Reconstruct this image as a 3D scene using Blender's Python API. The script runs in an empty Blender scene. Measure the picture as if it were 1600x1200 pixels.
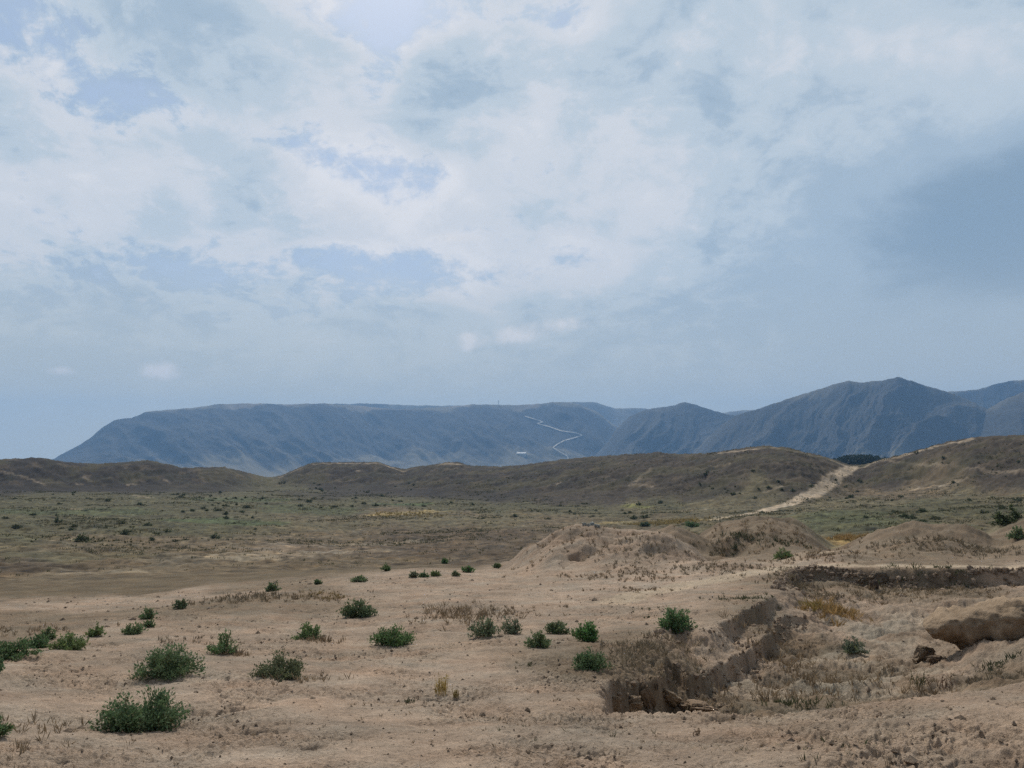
import bpy, math, random
import numpy as np
from mathutils import Vector, Matrix

random.seed(7)
RNG = np.random.default_rng(11)
S = bpy.context.scene
COL = S.collection

# ------------------------------------------------------------------ camera
F_PX, CX, CY = 1209.0, 800.0, 600.0          # the photograph is 1600 x 1200
PITCH = math.radians(5.3)
cam_d = bpy.data.cameras.new('camera')
cam_d.sensor_width = 36.0
cam_d.lens = 36.0 * F_PX / 1600.0
cam_d.clip_start = 0.1
cam_d.clip_end = 60000.0
cam = bpy.data.objects.new('camera', cam_d)
COL.objects.link(cam)
cam.location = (0, 0, 0)                      # eye level is z = 0, the ground lies below
cam.rotation_euler = (math.pi / 2 + PITCH, 0, 0)
S.camera = cam

# ------------------------------------------------------------------ light
SUN_EL, SUN_AZ = 45.0, -10.0                   # azimuth from +Y towards +X
sd = bpy.data.lights.new('sun', 'SUN')
sd.energy = 3.0
sd.angle = math.radians(10)
sd.color = (1.0, 0.93, 0.82)
sun = bpy.data.objects.new('sun', sd)
COL.objects.link(sun)
e, a = math.radians(SUN_EL), math.radians(SUN_AZ)
sv = Vector((math.sin(a) * math.cos(e), math.cos(a) * math.cos(e), math.sin(e)))
sun.rotation_euler = (-sv).to_track_quat('-Z', 'Y').to_euler()

S.view_settings.view_transform = 'Standard'
S.view_settings.look = 'None'
S.view_settings.exposure = 0.0
S.view_settings.gamma = 1.0
S.render.engine = 'CYCLES'
S.cycles.use_denoising = False
S.cycles.volume_bounces = 1
S.cycles.max_bounces = 6
S.cycles.sample_clamp_indirect = 3.0
S.cycles.diffuse_bounces = 3


def lin(*c):
    return tuple((v / 255 / 12.92) if v / 255 <= 0.04045 else ((v / 255 + 0.055) / 1.055) ** 2.4 for v in c)


def ray(px, py):
    """pixel of the photograph -> azimuth and slope (z per metre of ground range)"""
    X, U = px - CX, CY - py
    y = F_PX * math.cos(PITCH) - U * math.sin(PITCH)
    z = F_PX * math.sin(PITCH) + U * math.cos(PITCH)
    h = math.hypot(X, y)
    return math.atan2(X, y), z / h


# ------------------------------------------------------------------ sky
class Nodes:
    def __init__(self, tree):
        self.t = tree
        self.t.nodes.clear()

    def n(self, typ, **kw):
        nd = self.t.nodes.new(typ)
        for k, v in kw.items():
            setattr(nd, k, v)
        return nd

    def put(self, sock, v):
        if hasattr(v, 'is_output'):
            self.t.links.new(v, sock)
        else:
            sock.default_value = v

    def m(self, op, a, b=0.0, c=0.0, clamp=False):
        nd = self.n('ShaderNodeMath', operation=op, use_clamp=clamp)
        for i, v in enumerate((a, b, c)):
            self.put(nd.inputs[i], v)
        return nd.outputs[0]

    def v(self, op, a, b=(0, 0, 0)):
        nd = self.n('ShaderNodeVectorMath', operation=op)
        self.put(nd.inputs[0], a)
        self.put(nd.inputs[1], b)
        return nd.outputs['Value'] if op in ('DOT_PRODUCT', 'LENGTH', 'DISTANCE') else nd.outputs['Vector']

    def noise(self, vec, scale, detail=6, rough=0.55, dist=0.0):
        nd = self.n('ShaderNodeTexNoise')
        self.put(nd.inputs['Vector'], vec)
        nd.inputs['Scale'].default_value = scale
        nd.inputs['Detail'].default_value = detail
        nd.inputs['Roughness'].default_value = rough
        nd.inputs['Distortion'].default_value = dist
        return nd.outputs['Fac']

    def step(self, x, lo, hi):
        nd = self.n('ShaderNodeMapRange', interpolation_type='SMOOTHSTEP', clamp=True)
        self.put(nd.inputs['Value'], x)
        nd.inputs['From Min'].default_value = lo
        nd.inputs['From Max'].default_value = hi
        return nd.outputs['Result']

    def mix(self, f, a, b, blend='MIX'):
        nd = self.n('ShaderNodeMix', data_type='RGBA', blend_type=blend, clamp_factor=True)
        self.put(nd.inputs[0], f)
        for s, v in ((nd.inputs[6], a), (nd.inputs[7], b)):
            self.put(s, v if hasattr(v, 'is_output') else (*v, 1.0))
        return nd.outputs[2]


def build_world():
    w = bpy.data.worlds.new('World')
    S.world = w
    w.use_nodes = True
    N = Nodes(w.node_tree)
    sky = N.n('ShaderNodeTexSky', sky_type='NISHITA')
    sky.sun_disc = False
    sky.sun_elevation = math.radians(SUN_EL)
    sky.sun_rotation = math.radians(SUN_AZ)
    sky.altitude = 300
    sky.air_density = 1.0
    sky.dust_density = 2.0
    nish = N.v('SCALE', sky.outputs[0])
    nish.node.inputs['Scale'].default_value = 1.0
    d = N.n('ShaderNodeTexCoord').outputs['Generated']
    sep = N.n('ShaderNodeSeparateXYZ')
    N.put(sep.inputs[0], d)
    x, y, z = sep.outputs
    zz = N.m('ADD', N.m('MAXIMUM', z, 0.0), 0.42)
    comb = N.n('ShaderNodeCombineXYZ')
    N.put(comb.inputs[0], N.m('DIVIDE', x, zz))
    N.put(comb.inputs[1], N.m('DIVIDE', y, zz))
    p = comb.outputs[0]

    def blob(px, py, sx, sy):
        """soft region of the sky dome round a direction; sx, sy are half widths in radians"""
        az, t = ray(px, py)
        el = math.atan(t)
        c = (math.sin(az) * math.cos(el), math.cos(az) * math.cos(el), math.sin(el))
        r = (math.cos(az), -math.sin(az), 0.0)
        u = (-math.sin(az) * math.sin(el), -math.cos(az) * math.sin(el), math.cos(el))
        dd = N.v('SUBTRACT', d, c)
        A = N.m('DIVIDE', N.v('DOT_PRODUCT', dd, r), sx / F_PX)
        B = N.m('DIVIDE', N.v('DOT_PRODUCT', dd, u), sy / F_PX)
        q = N.m('ADD', N.m('MULTIPLY', A, A), N.m('MULTIPLY', B, B))
        g = N.m('EXPONENT', N.m('MULTIPLY', q, -1.0))
        return N.m('MULTIPLY', g, N.m('GREATER_THAN', N.v('DOT_PRODUCT', d, c), 0.2))

    def total(start, items):
        s = start
        for (px, py, sx, sy, k) in items:
            s = N.m('ADD', s, N.m('MULTIPLY', blob(px, py, sx, sy), k))
        return s

    warp = N.n('ShaderNodeTexNoise')
    N.put(warp.inputs['Vector'], p)
    warp.inputs['Scale'].default_value = 2.6
    warp.inputs['Detail'].default_value = 4
    wv = N.v('SCALE', N.v('SUBTRACT', warp.outputs['Color'], (0.5, 0.5, 0.5)))
    wv.node.inputs['Scale'].default_value = 0.22
    pw = N.v('ADD', p, wv)
    big = N.noise(N.v('ADD', pw, (3.1, 7.7, 0)), 4.2, 10, 0.54, 0.1)
    puff = N.noise(N.v('ADD', pw, (11.4, 2.2, 0)), 11.0, 10, 0.64, 0.15)
    tone = N.noise(N.v('ADD', pw, (1.7, 5.9, 3)), 5.2, 7, 0.55, 0.0)
    wisp = N.noise(N.v('ADD', p, (31.4, 12.2, 0)), 30.0, 6, 0.6, 0.4)

    # how much cloud covers the blue
    amp = N.m('ADD', 0.25, N.m('MULTIPLY', N.step(z, 0.05, 0.30), 0.75))
    amp = N.m('MULTIPLY', amp, N.m('SUBTRACT', 1.0, N.m('MULTIPLY', N.m('MINIMUM', N.m('ADD', blob(1420, 380, 330, 200), blob(1700, 420, 260, 220)), 1.0), 0.72)))

    def swing(parts, base):
        q = base
        for nz, k in parts:
            q = N.m('ADD', q, N.m('MULTIPLY', N.m('MULTIPLY', N.m('SUBTRACT', nz, 0.5), k), amp))
        return q
    cov = swing(((big, 1.1), (puff, 0.90), (wisp, 0.40)), 0.60)
    cov = total(cov, [(650, 285, 120, 45, -0.30), (480, 232, 110, 40, -0.20), (600, 60, 45, 90, -0.28),
                      (680, 20, 110, 45, -0.22), (530, 5, 90, 40, -0.22), (120, 70, 150, 50, -0.24),
                      (240, 165, 140, 30, -0.20), (900, 45, 70, 45, -0.18), (560, 410, 240, 45, -0.16),
                      (320, 440, 260, 40, -0.13), (880, 390, 90, 40, -0.14), (840, 120, 80, 40, -0.05),
                      (200, 270, 240, 80, 0.22), (560, 325, 140, 40, 0.25), (380, 110, 170, 80, 0.18),
                      (760, 170, 170, 90, 0.16), (1150, 150, 350, 180, 0.28), (1350, 420, 420, 150, 0.25),
                      (420, 530, 170, 22, 0.12), (820, 455, 150, 30, 0.12)])
    cover = N.step(cov, 0.26, 0.62)
    # how bright that cloud is
    bri = swing(((tone, 0.62), (puff, 1.0), (wisp, 0.35)), 0.39)
    # thin edges glow, thick middles are grey
    e1 = N.m('DIVIDE', N.m('SUBTRACT', cov, 0.56), 0.13)
    bri = N.m('ADD', bri, N.m('MULTIPLY', N.m('EXPONENT', N.m('MULTIPLY', N.m('MULTIPLY', e1, e1), -1.0)), N.m('MULTIPLY', amp, 0.20)))
    bri = N.m('SUBTRACT', bri, N.m('MULTIPLY', N.step(cov, 0.72, 1.15), N.m('MULTIPLY', amp, 0.13)))
    bri = total(bri, [(860, 200, 330, 190, 0.16), (180, 270, 260, 90, 0.22), (560, 325, 150, 45, 0.24),
                      (1150, 70, 230, 90, 0.10), (1530, 130, 130, 110, 0.10), (860, 445, 190, 40, 0.14),
                      (400, 60, 260, 110, 0.06), (1040, 320, 140, 80, 0.12),
                      (1660, 325, 175, 85, -0.46), (1500, 480, 330, 80, -0.05), (1300, 310, 150, 100, -0.05),
                      (60, 480, 320, 150, -0.10), (500, 480, 500, 60, -0.04), (690, 150, 90, 50, -0.05),
                      (420, 130, 60, 40, -0.06), (340, 120, 50, 40, -0.06), (1120, 170, 120, 30, -0.08),
                      (400, 530, 190, 24, 0.12), (120, 30, 160, 110, -0.14)])
    # lower air is dimmer
    low = N.step(z, 0.02, 0.30)
    ramp = N.n('ShaderNodeValToRGB')
    cr = ramp.color_ramp
    cr.interpolation = 'EASE'
    stops = [(0.0, lin(140, 163, 184)), (0.26, lin(170, 189, 206)), (0.48, lin(195, 208, 219)),
             (0.72, lin(215, 220, 227)), (1.0, lin(231, 232, 236))]
    while len(cr.elements) < len(stops):
        cr.elements.new(0.5)
    for el, (pos, c) in zip(cr.elements, stops):
        el.position = pos
        el.color = (*c, 1)
    N.put(ramp.inputs[0], N.step(bri, 0.05, 0.95))
    cloud = ramp.outputs[0]
    # small heaped clouds standing far off
    far = total(0.0, [(252, 580, 34, 16, 1.0), (98, 580, 24, 8, 0.8), (730, 535, 22, 18, 0.95), (800, 525, 45, 18, 0.95),
                      (880, 508, 50, 16, 0.8), (335, 578, 22, 8, 0.5), (218, 468, 16, 9, 0.5), (440, 585, 50, 12, 0.35),
                      (715, 372, 50, 10, 0.8), (560, 328, 120, 30, 0.5)])
    farn = N.noise(d, 60.0, 5, 0.6, 0.2)
    farm = N.step(N.m('MULTIPLY', far, N.m('ADD', N.m('MULTIPLY', farn, 1.5), 0.1)), 0.22, 0.95)

    grey = N.mix(low, lin(178, 192, 203), lin(158, 184, 214))
    clear = N.mix(0.30, grey, N.mix(1.0, nish, (0.1, 0.1, 0.1), 'MULTIPLY'))
    c1 = N.mix(cover, clear, cloud)
    horizon = N.mix(N.step(x, -0.5, 0.5), lin(214, 212, 194), lin(198, 200, 190))
    hz = N.m('SUBTRACT', 1.0, N.step(z, -0.02, 0.27))
    c2 = N.mix(N.m('MULTIPLY', hz, 0.85), c1, horizon)
    c3 = N.mix(N.m('MULTIPLY', farm, 0.8), c2, lin(232, 230, 230))
    # added dimming of the unseen sky behind the viewer, to strengthen backlit contrast
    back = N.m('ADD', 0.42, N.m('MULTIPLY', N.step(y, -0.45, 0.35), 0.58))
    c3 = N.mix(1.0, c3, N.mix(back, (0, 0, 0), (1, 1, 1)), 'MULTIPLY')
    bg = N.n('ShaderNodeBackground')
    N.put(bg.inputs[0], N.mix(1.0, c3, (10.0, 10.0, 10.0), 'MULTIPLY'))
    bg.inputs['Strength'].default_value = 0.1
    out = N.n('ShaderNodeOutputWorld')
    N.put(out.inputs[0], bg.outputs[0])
    w.cycles.sampling_method = 'MANUAL'
    w.cycles.sample_map_resolution = 512


build_world()

# ------------------------------------------------------------------ noise
_PR = np.random.default_rng(5)
_PERM = _PR.permutation(4096).astype(np.int64)
_ANG = _PR.random(4096) * 2 * np.pi
_GX, _GY = np.cos(_ANG), np.sin(_ANG)


def pn(x, y, seed=0):
    """gradient noise, about -0.7 .. 0.7"""
    xi, yi = np.floor(x).astype(np.int64), np.floor(y).astype(np.int64)
    fx, fy = x - xi, y - yi
    u, v = fx * fx * fx * (fx * (fx * 6 - 15) + 10), fy * fy * fy * (fy * (fy * 6 - 15) + 10)

    def g(i, j):
        h = _PERM[(_PERM[(xi + i + seed * 131) & 4095] + yi + j + seed * 17) & 4095]
        return _GX[h] * (fx - i) + _GY[h] * (fy - j)
    a, b, c, d = g(0, 0), g(1, 0), g(0, 1), g(1, 1)
    return (a + u * (b - a)) * (1 - v) + (c + u * (d - c)) * v


def fbm(x, y, octv=4, gain=0.5, seed=0):
    s, amp = 0.0, 1.0
    for k in range(octv):
        s = s + amp * pn(x, y, seed + k)
        x, y, amp = x * 2.03 + 7.1, y * 2.03 - 3.7, amp * gain
    return s


def sst(x, a, b):
    t = np.clip((x - a) / (b - a), 0, 1)
    return t * t * (3 - 2 * t)


# ------------------------------------------------------------------ terrain
class RBF:
    """thin plate surface through scattered values"""

    def __init__(self, P, val, smooth=1e-4):
        self.P = np.array(P, float)
        v = np.array(val, float)
        n = len(P)
        A = np.zeros((n + 3, n + 3))
        A[:n, :n] = self.k(self.P, self.P) + smooth * np.eye(n)
        A[:n, n] = 1
        A[:n, n + 1:] = self.P
        A[n:, :n] = A[:n, n:].T
        b = np.zeros((n + 3,) + v.shape[1:])
        b[:n] = v
        self.w = np.linalg.solve(A, b)

    @staticmethod
    def k(a, b):
        d2 = ((a[:, None, :] - b[None, :, :]) ** 2).sum(-1)
        return 0.5 * d2 * np.log(d2 + 1e-12)

    def __call__(self, q):
        return self.k(q, self.P) @ self.w[:-3] + self.w[-3] + q @ self.w[-2:]


AZS = 2.0                                     # azimuth weight against log range
AZMAX = math.radians(38)

# (px, py, range in metres): the smooth lie of the land seen in the photograph
BASE = []
for px, rows in {
    -200: [(1195, 5.8), (1080, 8.8), (1030, 12), (985, 18), (950, 27), (900, 50), (860, 85), (825, 150), (790, 225), (770, 320)],
    0: [(1195, 5.6), (1100, 8.5), (1040, 11.5), (985, 17), (950, 26), (900, 50), (860, 85), (825, 150), (790, 225), (768, 330)],
    200: [(1195, 5.4), (1130, 7.3), (1058, 10.3), (1000, 14), (960, 20), (935, 28), (893, 50), (860, 85), (825, 150), (790, 225), (768, 330)],
    400: [(1195, 5.2), (1100, 8), (1055, 9.8), (1010, 13), (960, 18.5), (922, 26), (890, 48), (860, 85), (825, 150), (790, 225), (768, 330)],
    620: [(1195, 5.0), (1100, 7.8), (1005, 13.2), (960, 17.5), (920, 23.5), (894, 29), (886, 48), (858, 85), (825, 150), (792, 220), (770, 320)],
    800: [(1195, 4.9), (1100, 7.7), (1000, 13.2), (945, 19), (905, 26), (890, 31), (877, 48), (853, 85), (825, 140), (795, 210), (775, 300)],
    1000: [(1195, 4.9), (1112, 7.2), (1000, 13.2), (940, 19), (905, 25), (884, 31), (865, 48), (845, 85), (822, 130), (798, 205), (780, 270)],
    1200: [(1195, 4.85), (1112, 7.1), (1000, 13.0), (935, 19), (897, 25), (876, 31), (858, 48), (836, 80), (812, 130), (790, 200), (777, 260)],
    1400: [(1195, 4.9), (1092, 7.5), (990, 13.2), (930, 19.5), (888, 25.5), (868, 31), (850, 45), (830, 75), (805, 120), (782, 190), (765, 250)],
    1600: [(1195, 5.1), (1068, 8.4), (990, 13.6), (932, 20), (889, 26), (866, 32), (846, 44), (826, 75), (800, 120), (778, 190), (760, 250)],
    1800: [(1195, 5.2), (1040, 9.2), (985, 14), (930, 20), (889, 27), (864, 33), (842, 45), (822, 75), (796, 120), (775, 190), (758, 250)],
}.items():
    for py, r in rows:
        BASE.append((px, py, r))
_P, _V = [], []
for px, py, r in BASE:
    az, t = ray(px, py)
    _P.append((az * AZS, math.log(r)))
    _V.append(t * r)
for azd in (-38, -20, 0, 20, 38):
    az = math.radians(azd)
    for r, z in ((1.0, -1.62), (2.2, -1.66), (3.4, -1.80)):
        _P.append((az * AZS, math.log(r)))
        _V.append(z)
    for r, zl, zr in ((420, -17, -12), (520, -20, -14)):
        _P.append((az * AZS, math.log(r)))
        _V.append(zl + (zr - zl) * sst(azd, -10, 25))
_rbf = RBF(_P, _V, 2e-3)
# table of the smooth surface for quick look-up
_GA = np.linspace(-AZMAX, AZMAX, 161)
_GL = np.linspace(math.log(1.0), math.log(520), 260)
_q = np.stack(np.meshgrid(_GA * AZS, _GL, indexing='ij'), -1).reshape(-1, 2)
_TAB = _rbf(_q).reshape(161, 260)


def polar(x, y):
    return np.arctan2(x, y), np.hypot(x, y)


def base_z(x, y):
    az, r = polar(x, y)
    az = np.clip(az, -AZMAX, AZMAX)
    lr = np.log(np.maximum(r, 1.0))
    u = (az - _GA[0]) / (_GA[1] - _GA[0])
    v = np.clip((lr - _GL[0]) / (_GL[1] - _GL[0]), 0, 259)
    i = np.clip(u.astype(int), 0, 159)
    j = np.clip(v.astype(int), 0, 258)
    fu, fv = u - i, v - j
    z = (_TAB[i, j] * (1 - fu) + _TAB[i + 1, j] * fu) * (1 - fv) + (_TAB[i, j + 1] * (1 - fu) + _TAB[i + 1, j + 1] * fu) * fv
    far = np.interp(np.log(np.maximum(r, 1)), np.log([420, 560, 800, 1500, 3500, 9000, 20000]), [-18, -24, -34, -60, -95, -115, -120])
    bump = 15.0 * np.exp(-((az - ray(1345, 710)[0]) / 0.06) ** 2 - ((r - 640) / 120) ** 2)
    f = sst(r, 400, 520)
    return z * (1 - f) + (far + bump) * f


def pt(px, py, r):
    az, t = ray(px, py)
    return (r * math.sin(az), r * math.cos(az), t * r)


def sd_poly(x, y, P):
    """signed distance to a closed outline, positive inside"""
    P = np.asarray(P, float)
    d2 = np.full(x.shape, 1e18)
    ins = np.zeros(x.shape, bool)
    for (ax, ay), (bx, by) in zip(P, np.roll(P, -1, 0)):
        ex, ey = bx - ax, by - ay
        t = np.clip(((x - ax) * ex + (y - ay) * ey) / (ex * ex + ey * ey + 1e-12), 0, 1)
        d2 = np.minimum(d2, (x - ax - t * ex) ** 2 + (y - ay - t * ey) ** 2)
        c = (ay > y) != (by > y)
        with np.errstate(divide='ignore', invalid='ignore'):
            ins ^= c & (x < (bx - ax) * (y - ay) / (by - ay + 1e-12) + ax)
    return np.where(ins, 1, -1) * np.sqrt(d2)


def d_line(x, y, P):
    d2 = np.full(x.shape, 1e18)
    for (ax, ay), (bx, by) in zip(P[:-1], P[1:]):
        ex, ey = bx - ax, by - ay
        t = np.clip(((x - ax) * ex + (y - ay) * ey) / (ex * ex + ey * ey + 1e-12), 0, 1)
        d2 = np.minimum(d2, (x - ax - t * ex) ** 2 + (y - ay - t * ey) ** 2)
    return np.sqrt(d2)


def cast(px, py, zf, r0=2.5, r1=480.0, n=1600):
    """where the line of sight through a pixel meets a surface"""
    az, t = ray(px, py)
    r = np.exp(np.linspace(math.log(r0), math.log(r1), n))
    z = zf(r * math.sin(az), r * math.cos(az))
    hit = np.nonzero(z >= t * r)[0]
    k = hit[0] if len(hit) else n - 1
    rr = r[k]
    if 0 < k < n:
        f0, f1 = z[k - 1] - t * r[k - 1], z[k] - t * r[k]
        if f1 > f0:
            rr = r[k - 1] + (r[k] - r[k - 1]) * min(1, max(0, -f0 / (f1 - f0)))
    return (rr * math.sin(az), rr * math.cos(az), float(t * rr))


def line_on(pts, zf, **kw):
    return [cast(px, py, zf, **kw)[:2] for px, py in pts]


# ---- excavated pit in the right foreground
def surf(anchors):
    P = [(ray(px, py)[0] * AZS, math.log(r)) for px, py, r in anchors]
    V = [ray(px, py)[1] * r for px, py, r in anchors]
    f = RBF(P, V, 1e-3)

    def g(x, y):
        az, r = polar(x, y)
        return f(np.stack([az.ravel() * AZS, np.log(np.maximum(r.ravel(), 1))], -1)).reshape(x.shape)
    return g


floor_z = surf([(950, 1105, 11.4), (1080, 1105, 11.8), (1300, 1105, 12.0), (1090, 1078, 13.3), (1160, 1040, 15.5), (1300, 1040, 15.5),
                (1230, 990, 19), (1300, 980, 20), (1450, 985, 19.6), (1480, 1060, 14.0), (1600, 1050, 13.6), (1300, 911, 25.2), (1500, 908, 25.4), (1400, 910, 25.2),
                (1240, 930, 23.5), (1600, 905, 26), (1700, 1000, 17), (1750, 920, 25)])
ledge_z = surf([(980, 1062, 11.2), (1000, 1040, 12.6), (1060, 1050, 13.0), (1130, 1000, 16), (1200, 960, 19.5), (1240, 945, 21.5),
                (1230, 920, 23.5), (1300, 915, 25), (1500, 910, 26), (1300, 1090, 11), (1600, 1060, 12)])


def ledge_up(x, y):
    return ledge_z(x, y) + 0.17 * (1 - sst(np.hypot(x, y), 16.0, 18.5))


RIM = line_on([(930, 1086), (945, 1109), (1000, 1111), (1100, 1112), (1200, 1112), (1300, 1104), (1400, 1090), (1500, 1077), (1600, 1066),
               (1800, 1042), (1900, 1030)], base_z)
RIM += [pt(1900, 889, 27)[:2]]
RIM += line_on([(1700, 889), (1560, 889), (1480, 890), (1400, 889), (1320, 888), (1252, 889), (1225, 897), (1205, 915), (1192, 938), (1152, 960),
                (1115, 978), (1092, 984), (1050, 978), (1000, 1000), (962, 1028), (938, 1052)], base_z)
FLOOR = line_on([(1262, 964), (1216, 966), (1196, 990), (1170, 1008), (1140, 1028), (1103, 1040), (1075, 1055), (1043, 1044), (1026, 1058),
                 (1002, 1060), (974, 1066), (950, 1092)], ledge_up, r0=9.5)
FLOOR += [pt(930, 1150, 6)[:2], pt(1250, 1150, 5.5)[:2], pt(1950, 1100, 6)[:2], pt(1950, 880, 33)[:2], pt(1264, 880, 30)[:2],
          pt(1268, 925, 23.6)[:2]]
SOFT = cast(990, 1010, base_z)[:2]
SOFT2 = cast(1215, 915, base_z)[:2]
CORNER = cast(960, 1100, ledge_z, r0=9)[:2]


def pit(x, y, z):
    m = (y > 4) & (y < 34) & (x > -1.5) & (x < 30)
    if not m.any():
        return z, np.zeros_like(x)
    X, Y, Z = x[m], y[m], z[m]
    farw = sst(Y, 19, 22)
    wob = 0.12 * fbm(X / 0.8, Y / 0.8, 3, 0.5, 3) + farw * (0.22 * fbm(X / 1.6, Y / 1.6, 3, 0.5, 5) + 0.30 * pn(X / 3.1, Y / 3.1, 6))
    s = sd_poly(X, Y, RIM) + wob
    soft = np.exp(-((X - SOFT[0]) ** 2 + (Y - SOFT[1]) ** 2) / 2.2 ** 2) + 0.8 * np.exp(-((X - SOFT2[0]) ** 2 + (Y - SOFT2[1]) ** 2) / 1.6 ** 2)
    w = 0.11 + 0.32 * farw * (0.7 + pn(X / 1.9, Y / 1.9, 8)) + 1.2 * np.clip(soft, 0, 1)
    mp = sst(s, 0, w)
    led, flo = ledge_up(X, Y), floor_z(X, Y) + 0.03
    s2 = sd_poly(X, Y, FLOOR) + wob
    mf = sst(s2, 0, 0.11) * mp
    rough = 0.17 * fbm(X / 0.9, Y / 0.9, 5, 0.6, 21)
    Z2 = Z * (1 - mp) + np.minimum(Z, led + rough * 0.6) * mp
    # rubble slope at the foot of the cut faces
    foot = 0.22 * np.exp(-np.clip(s2, 0, 9) / 0.30) * (0.5 + 1.4 * fbm(X / 0.4, Y / 0.4, 3, 0.5, 31))
    foot += 0.06 * np.exp(-np.clip(s2, 0, 9) / 0.9) * (1 - farw)
    foot += 0.30 * np.exp(-np.clip(s, 0, 9) / 0.6) * (0.6 + 1.3 * fbm(X / 0.7, Y / 0.7, 3, 0.5, 37)) * sst(Y, 18, 22)
    Z2 = Z2 * (1 - mf) + np.minimum(Z2, flo + rough + np.clip(foot, 0, 0.6)) * mf
    face = 4 * mp * (1 - mp) + 4 * (mf / (mp + 1e-6)) * (1 - mf / (mp + 1e-6)) * mp
    Z2 = Z2 + np.clip(face, 0, 1) * (0.09 * fbm(X / 0.24, Y / 0.24, 3, 0.6, 23) + farw * 0.16 * fbm(X / 0.6, Y / 0.6, 3, 0.6, 25))
    z = z.copy()
    z[m] = Z2
    k = np.zeros_like(x)
    k[m] = mp * 0.5 + mf * 0.5
    return z, k


# ---- spoil mounds beyond the platform: crest line in the photograph, range, half depths
def crest(pts, rc, wf, wb):
    az = np.array([ray(px, py)[0] for px, py in pts])
    zt = np.array([ray(px, py)[1] for px, py in pts]) * rc
    return az, zt, rc, wf, wb


MOUNDS = [
    crest([(735, 915), (765, 905), (795, 886), (828, 856), (862, 833), (900, 823), (940, 824), (985, 832), (1030, 836), (1060, 850), (1090, 872), (1120, 885)], 32.5, 3.4, 4.0),
    crest([(880, 885), (910, 872), (945, 852), (975, 842), (1005, 836), (1035, 838), (1060, 848), (1085, 862), (1105, 884)], 30.0, 2.4, 2.4),
    crest([(940, 880), (985, 835), (1015, 828), (1050, 822), (1075, 832), (1110, 844), (1160, 846), (1200, 855), (1240, 872)], 37.0, 2.2, 3.0),
    crest([(1060, 880), (1095, 838), (1125, 820), (1160, 812), (1205, 809), (1240, 816), (1268, 832), (1295, 852), (1320, 870)], 41.0, 6.0, 5.0),
    crest([(1285, 875), (1320, 858), (1355, 838), (1395, 822), (1430, 817), (1470, 821), (1510, 823), (1540, 836), (1570, 856), (1600, 866)], 37.0, 3.4, 3.6),
    crest([(1270, 876), (1320, 862), (1375, 850), (1430, 845), (1475, 846), (1520, 858), (1560, 872)], 32.0, 2.6, 2.6),
    crest([(1490, 870), (1525, 842), (1560, 825), (1600, 808), (1650, 796), (1800, 790)], 41.0, 5.0, 6.0),
    # low swells on the platform
    crest([(820, 905), (880, 893), (940, 889), (1000, 892), (1050, 884), (1110, 879), (1170, 880), (1220, 886), (1260, 896)], 27.0, 0.9, 1.4),
    crest([(900, 922), (960, 909), (1020, 908), (1060, 915), (1080, 925)], 24.2, 0.6, 1.2),
    crest([(1200, 880), (1260, 866), (1320, 866), (1380, 872), (1420, 884)], 29.0, 1.2, 1.5),
]


def mounds(x, y, z):
    az, r = polar(x, y)
    m = (r > 20) & (r < 62) & (np.abs(az) < 0.9) & (az > -0.15)
    if not m.any():
        return z, np.zeros_like(x)
    A, R, Z = az[m], r[m], z[m]
    X, Y = x[m], y[m]
    k = np.zeros_like(Z)
    wob = fbm(X / 2.2, Y / 2.2, 4, 0.5, 41)
    for ca, cz, rc, wf, wb in MOUNDS:
        h = np.interp(A, ca, cz, left=-30, right=-30)
        rr = rc + wob * 1.0
        s = np.where(R < rr, (rr - R) / wf, (R - rr) / wb)
        top = h - (h - Z) * (1 - np.exp(-s ** 2.2)) - 0.0
        d = np.maximum(top - Z, 0) * np.where(h > -29, 1, 0)
        Z = Z + d * (1 + 0.10 * wob)
        k = np.maximum(k, np.clip(d / 0.6, 0, 1))
    # cut between two mounds
    c = cast(1118, 858, base_z, r0=27)
    cx, cy = pt(1118, 858, 33.5)[:2]
    u = np.exp(-((X - cx) / 1.5) ** 4 - ((Y - cy) / 0.8) ** 4)
    Z = Z - 0.45 * u
    z = z.copy()
    z[m] = Z
    kk = np.zeros_like(x)
    kk[m] = k
    return z, kk


# ---- old ramparts round the plain
CREST_PX = [(-300, 722), (-100, 720), (0, 718), (60, 715), (100, 722), (150, 725), (190, 723), (230, 719), (262, 725), (285, 731), (350, 730), (375, 736),
            (400, 742), (418, 746), (438, 744), (462, 733), (488, 723), (540, 722), (590, 722), (612, 729), (632, 734), (645, 730), (672, 727), (700, 722),
            (715, 722), (735, 728), (780, 729), (815, 727), (850, 722), (900, 716), (950, 712), (1000, 709), (1030, 707), (1060, 710), (1100, 709), (1140, 704),
            (1170, 699), (1200, 697), (1230, 700), (1262, 708), (1290, 714), (1312, 722), (1330, 728), (1352, 726), (1375, 719), (1400, 713), (1440, 702),
            (1480, 691), (1520, 684), (1560, 681), (1600, 680), (1700, 678), (1900, 684)]
_ca = np.array([ray(*p)[0] for p in CREST_PX])
_ct = np.array([ray(*p)[1] for p in CREST_PX])
_da = np.array([ray(p, 720)[0] for p in (-300, 0, 300, 430, 540, 640, 700, 850, 1000, 1150, 1250, 1330, 1420, 1500, 1600, 1900)])
_dv = np.array([390, 390, 400, 430, 420, 400, 390, 360, 330, 300, 285, 290, 285, 275, 265, 260.])
_wv = np.array([55, 50, 50, 60, 75, 90, 110, 125, 120, 110, 90, 60, 60, 70, 80, 80.])


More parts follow.
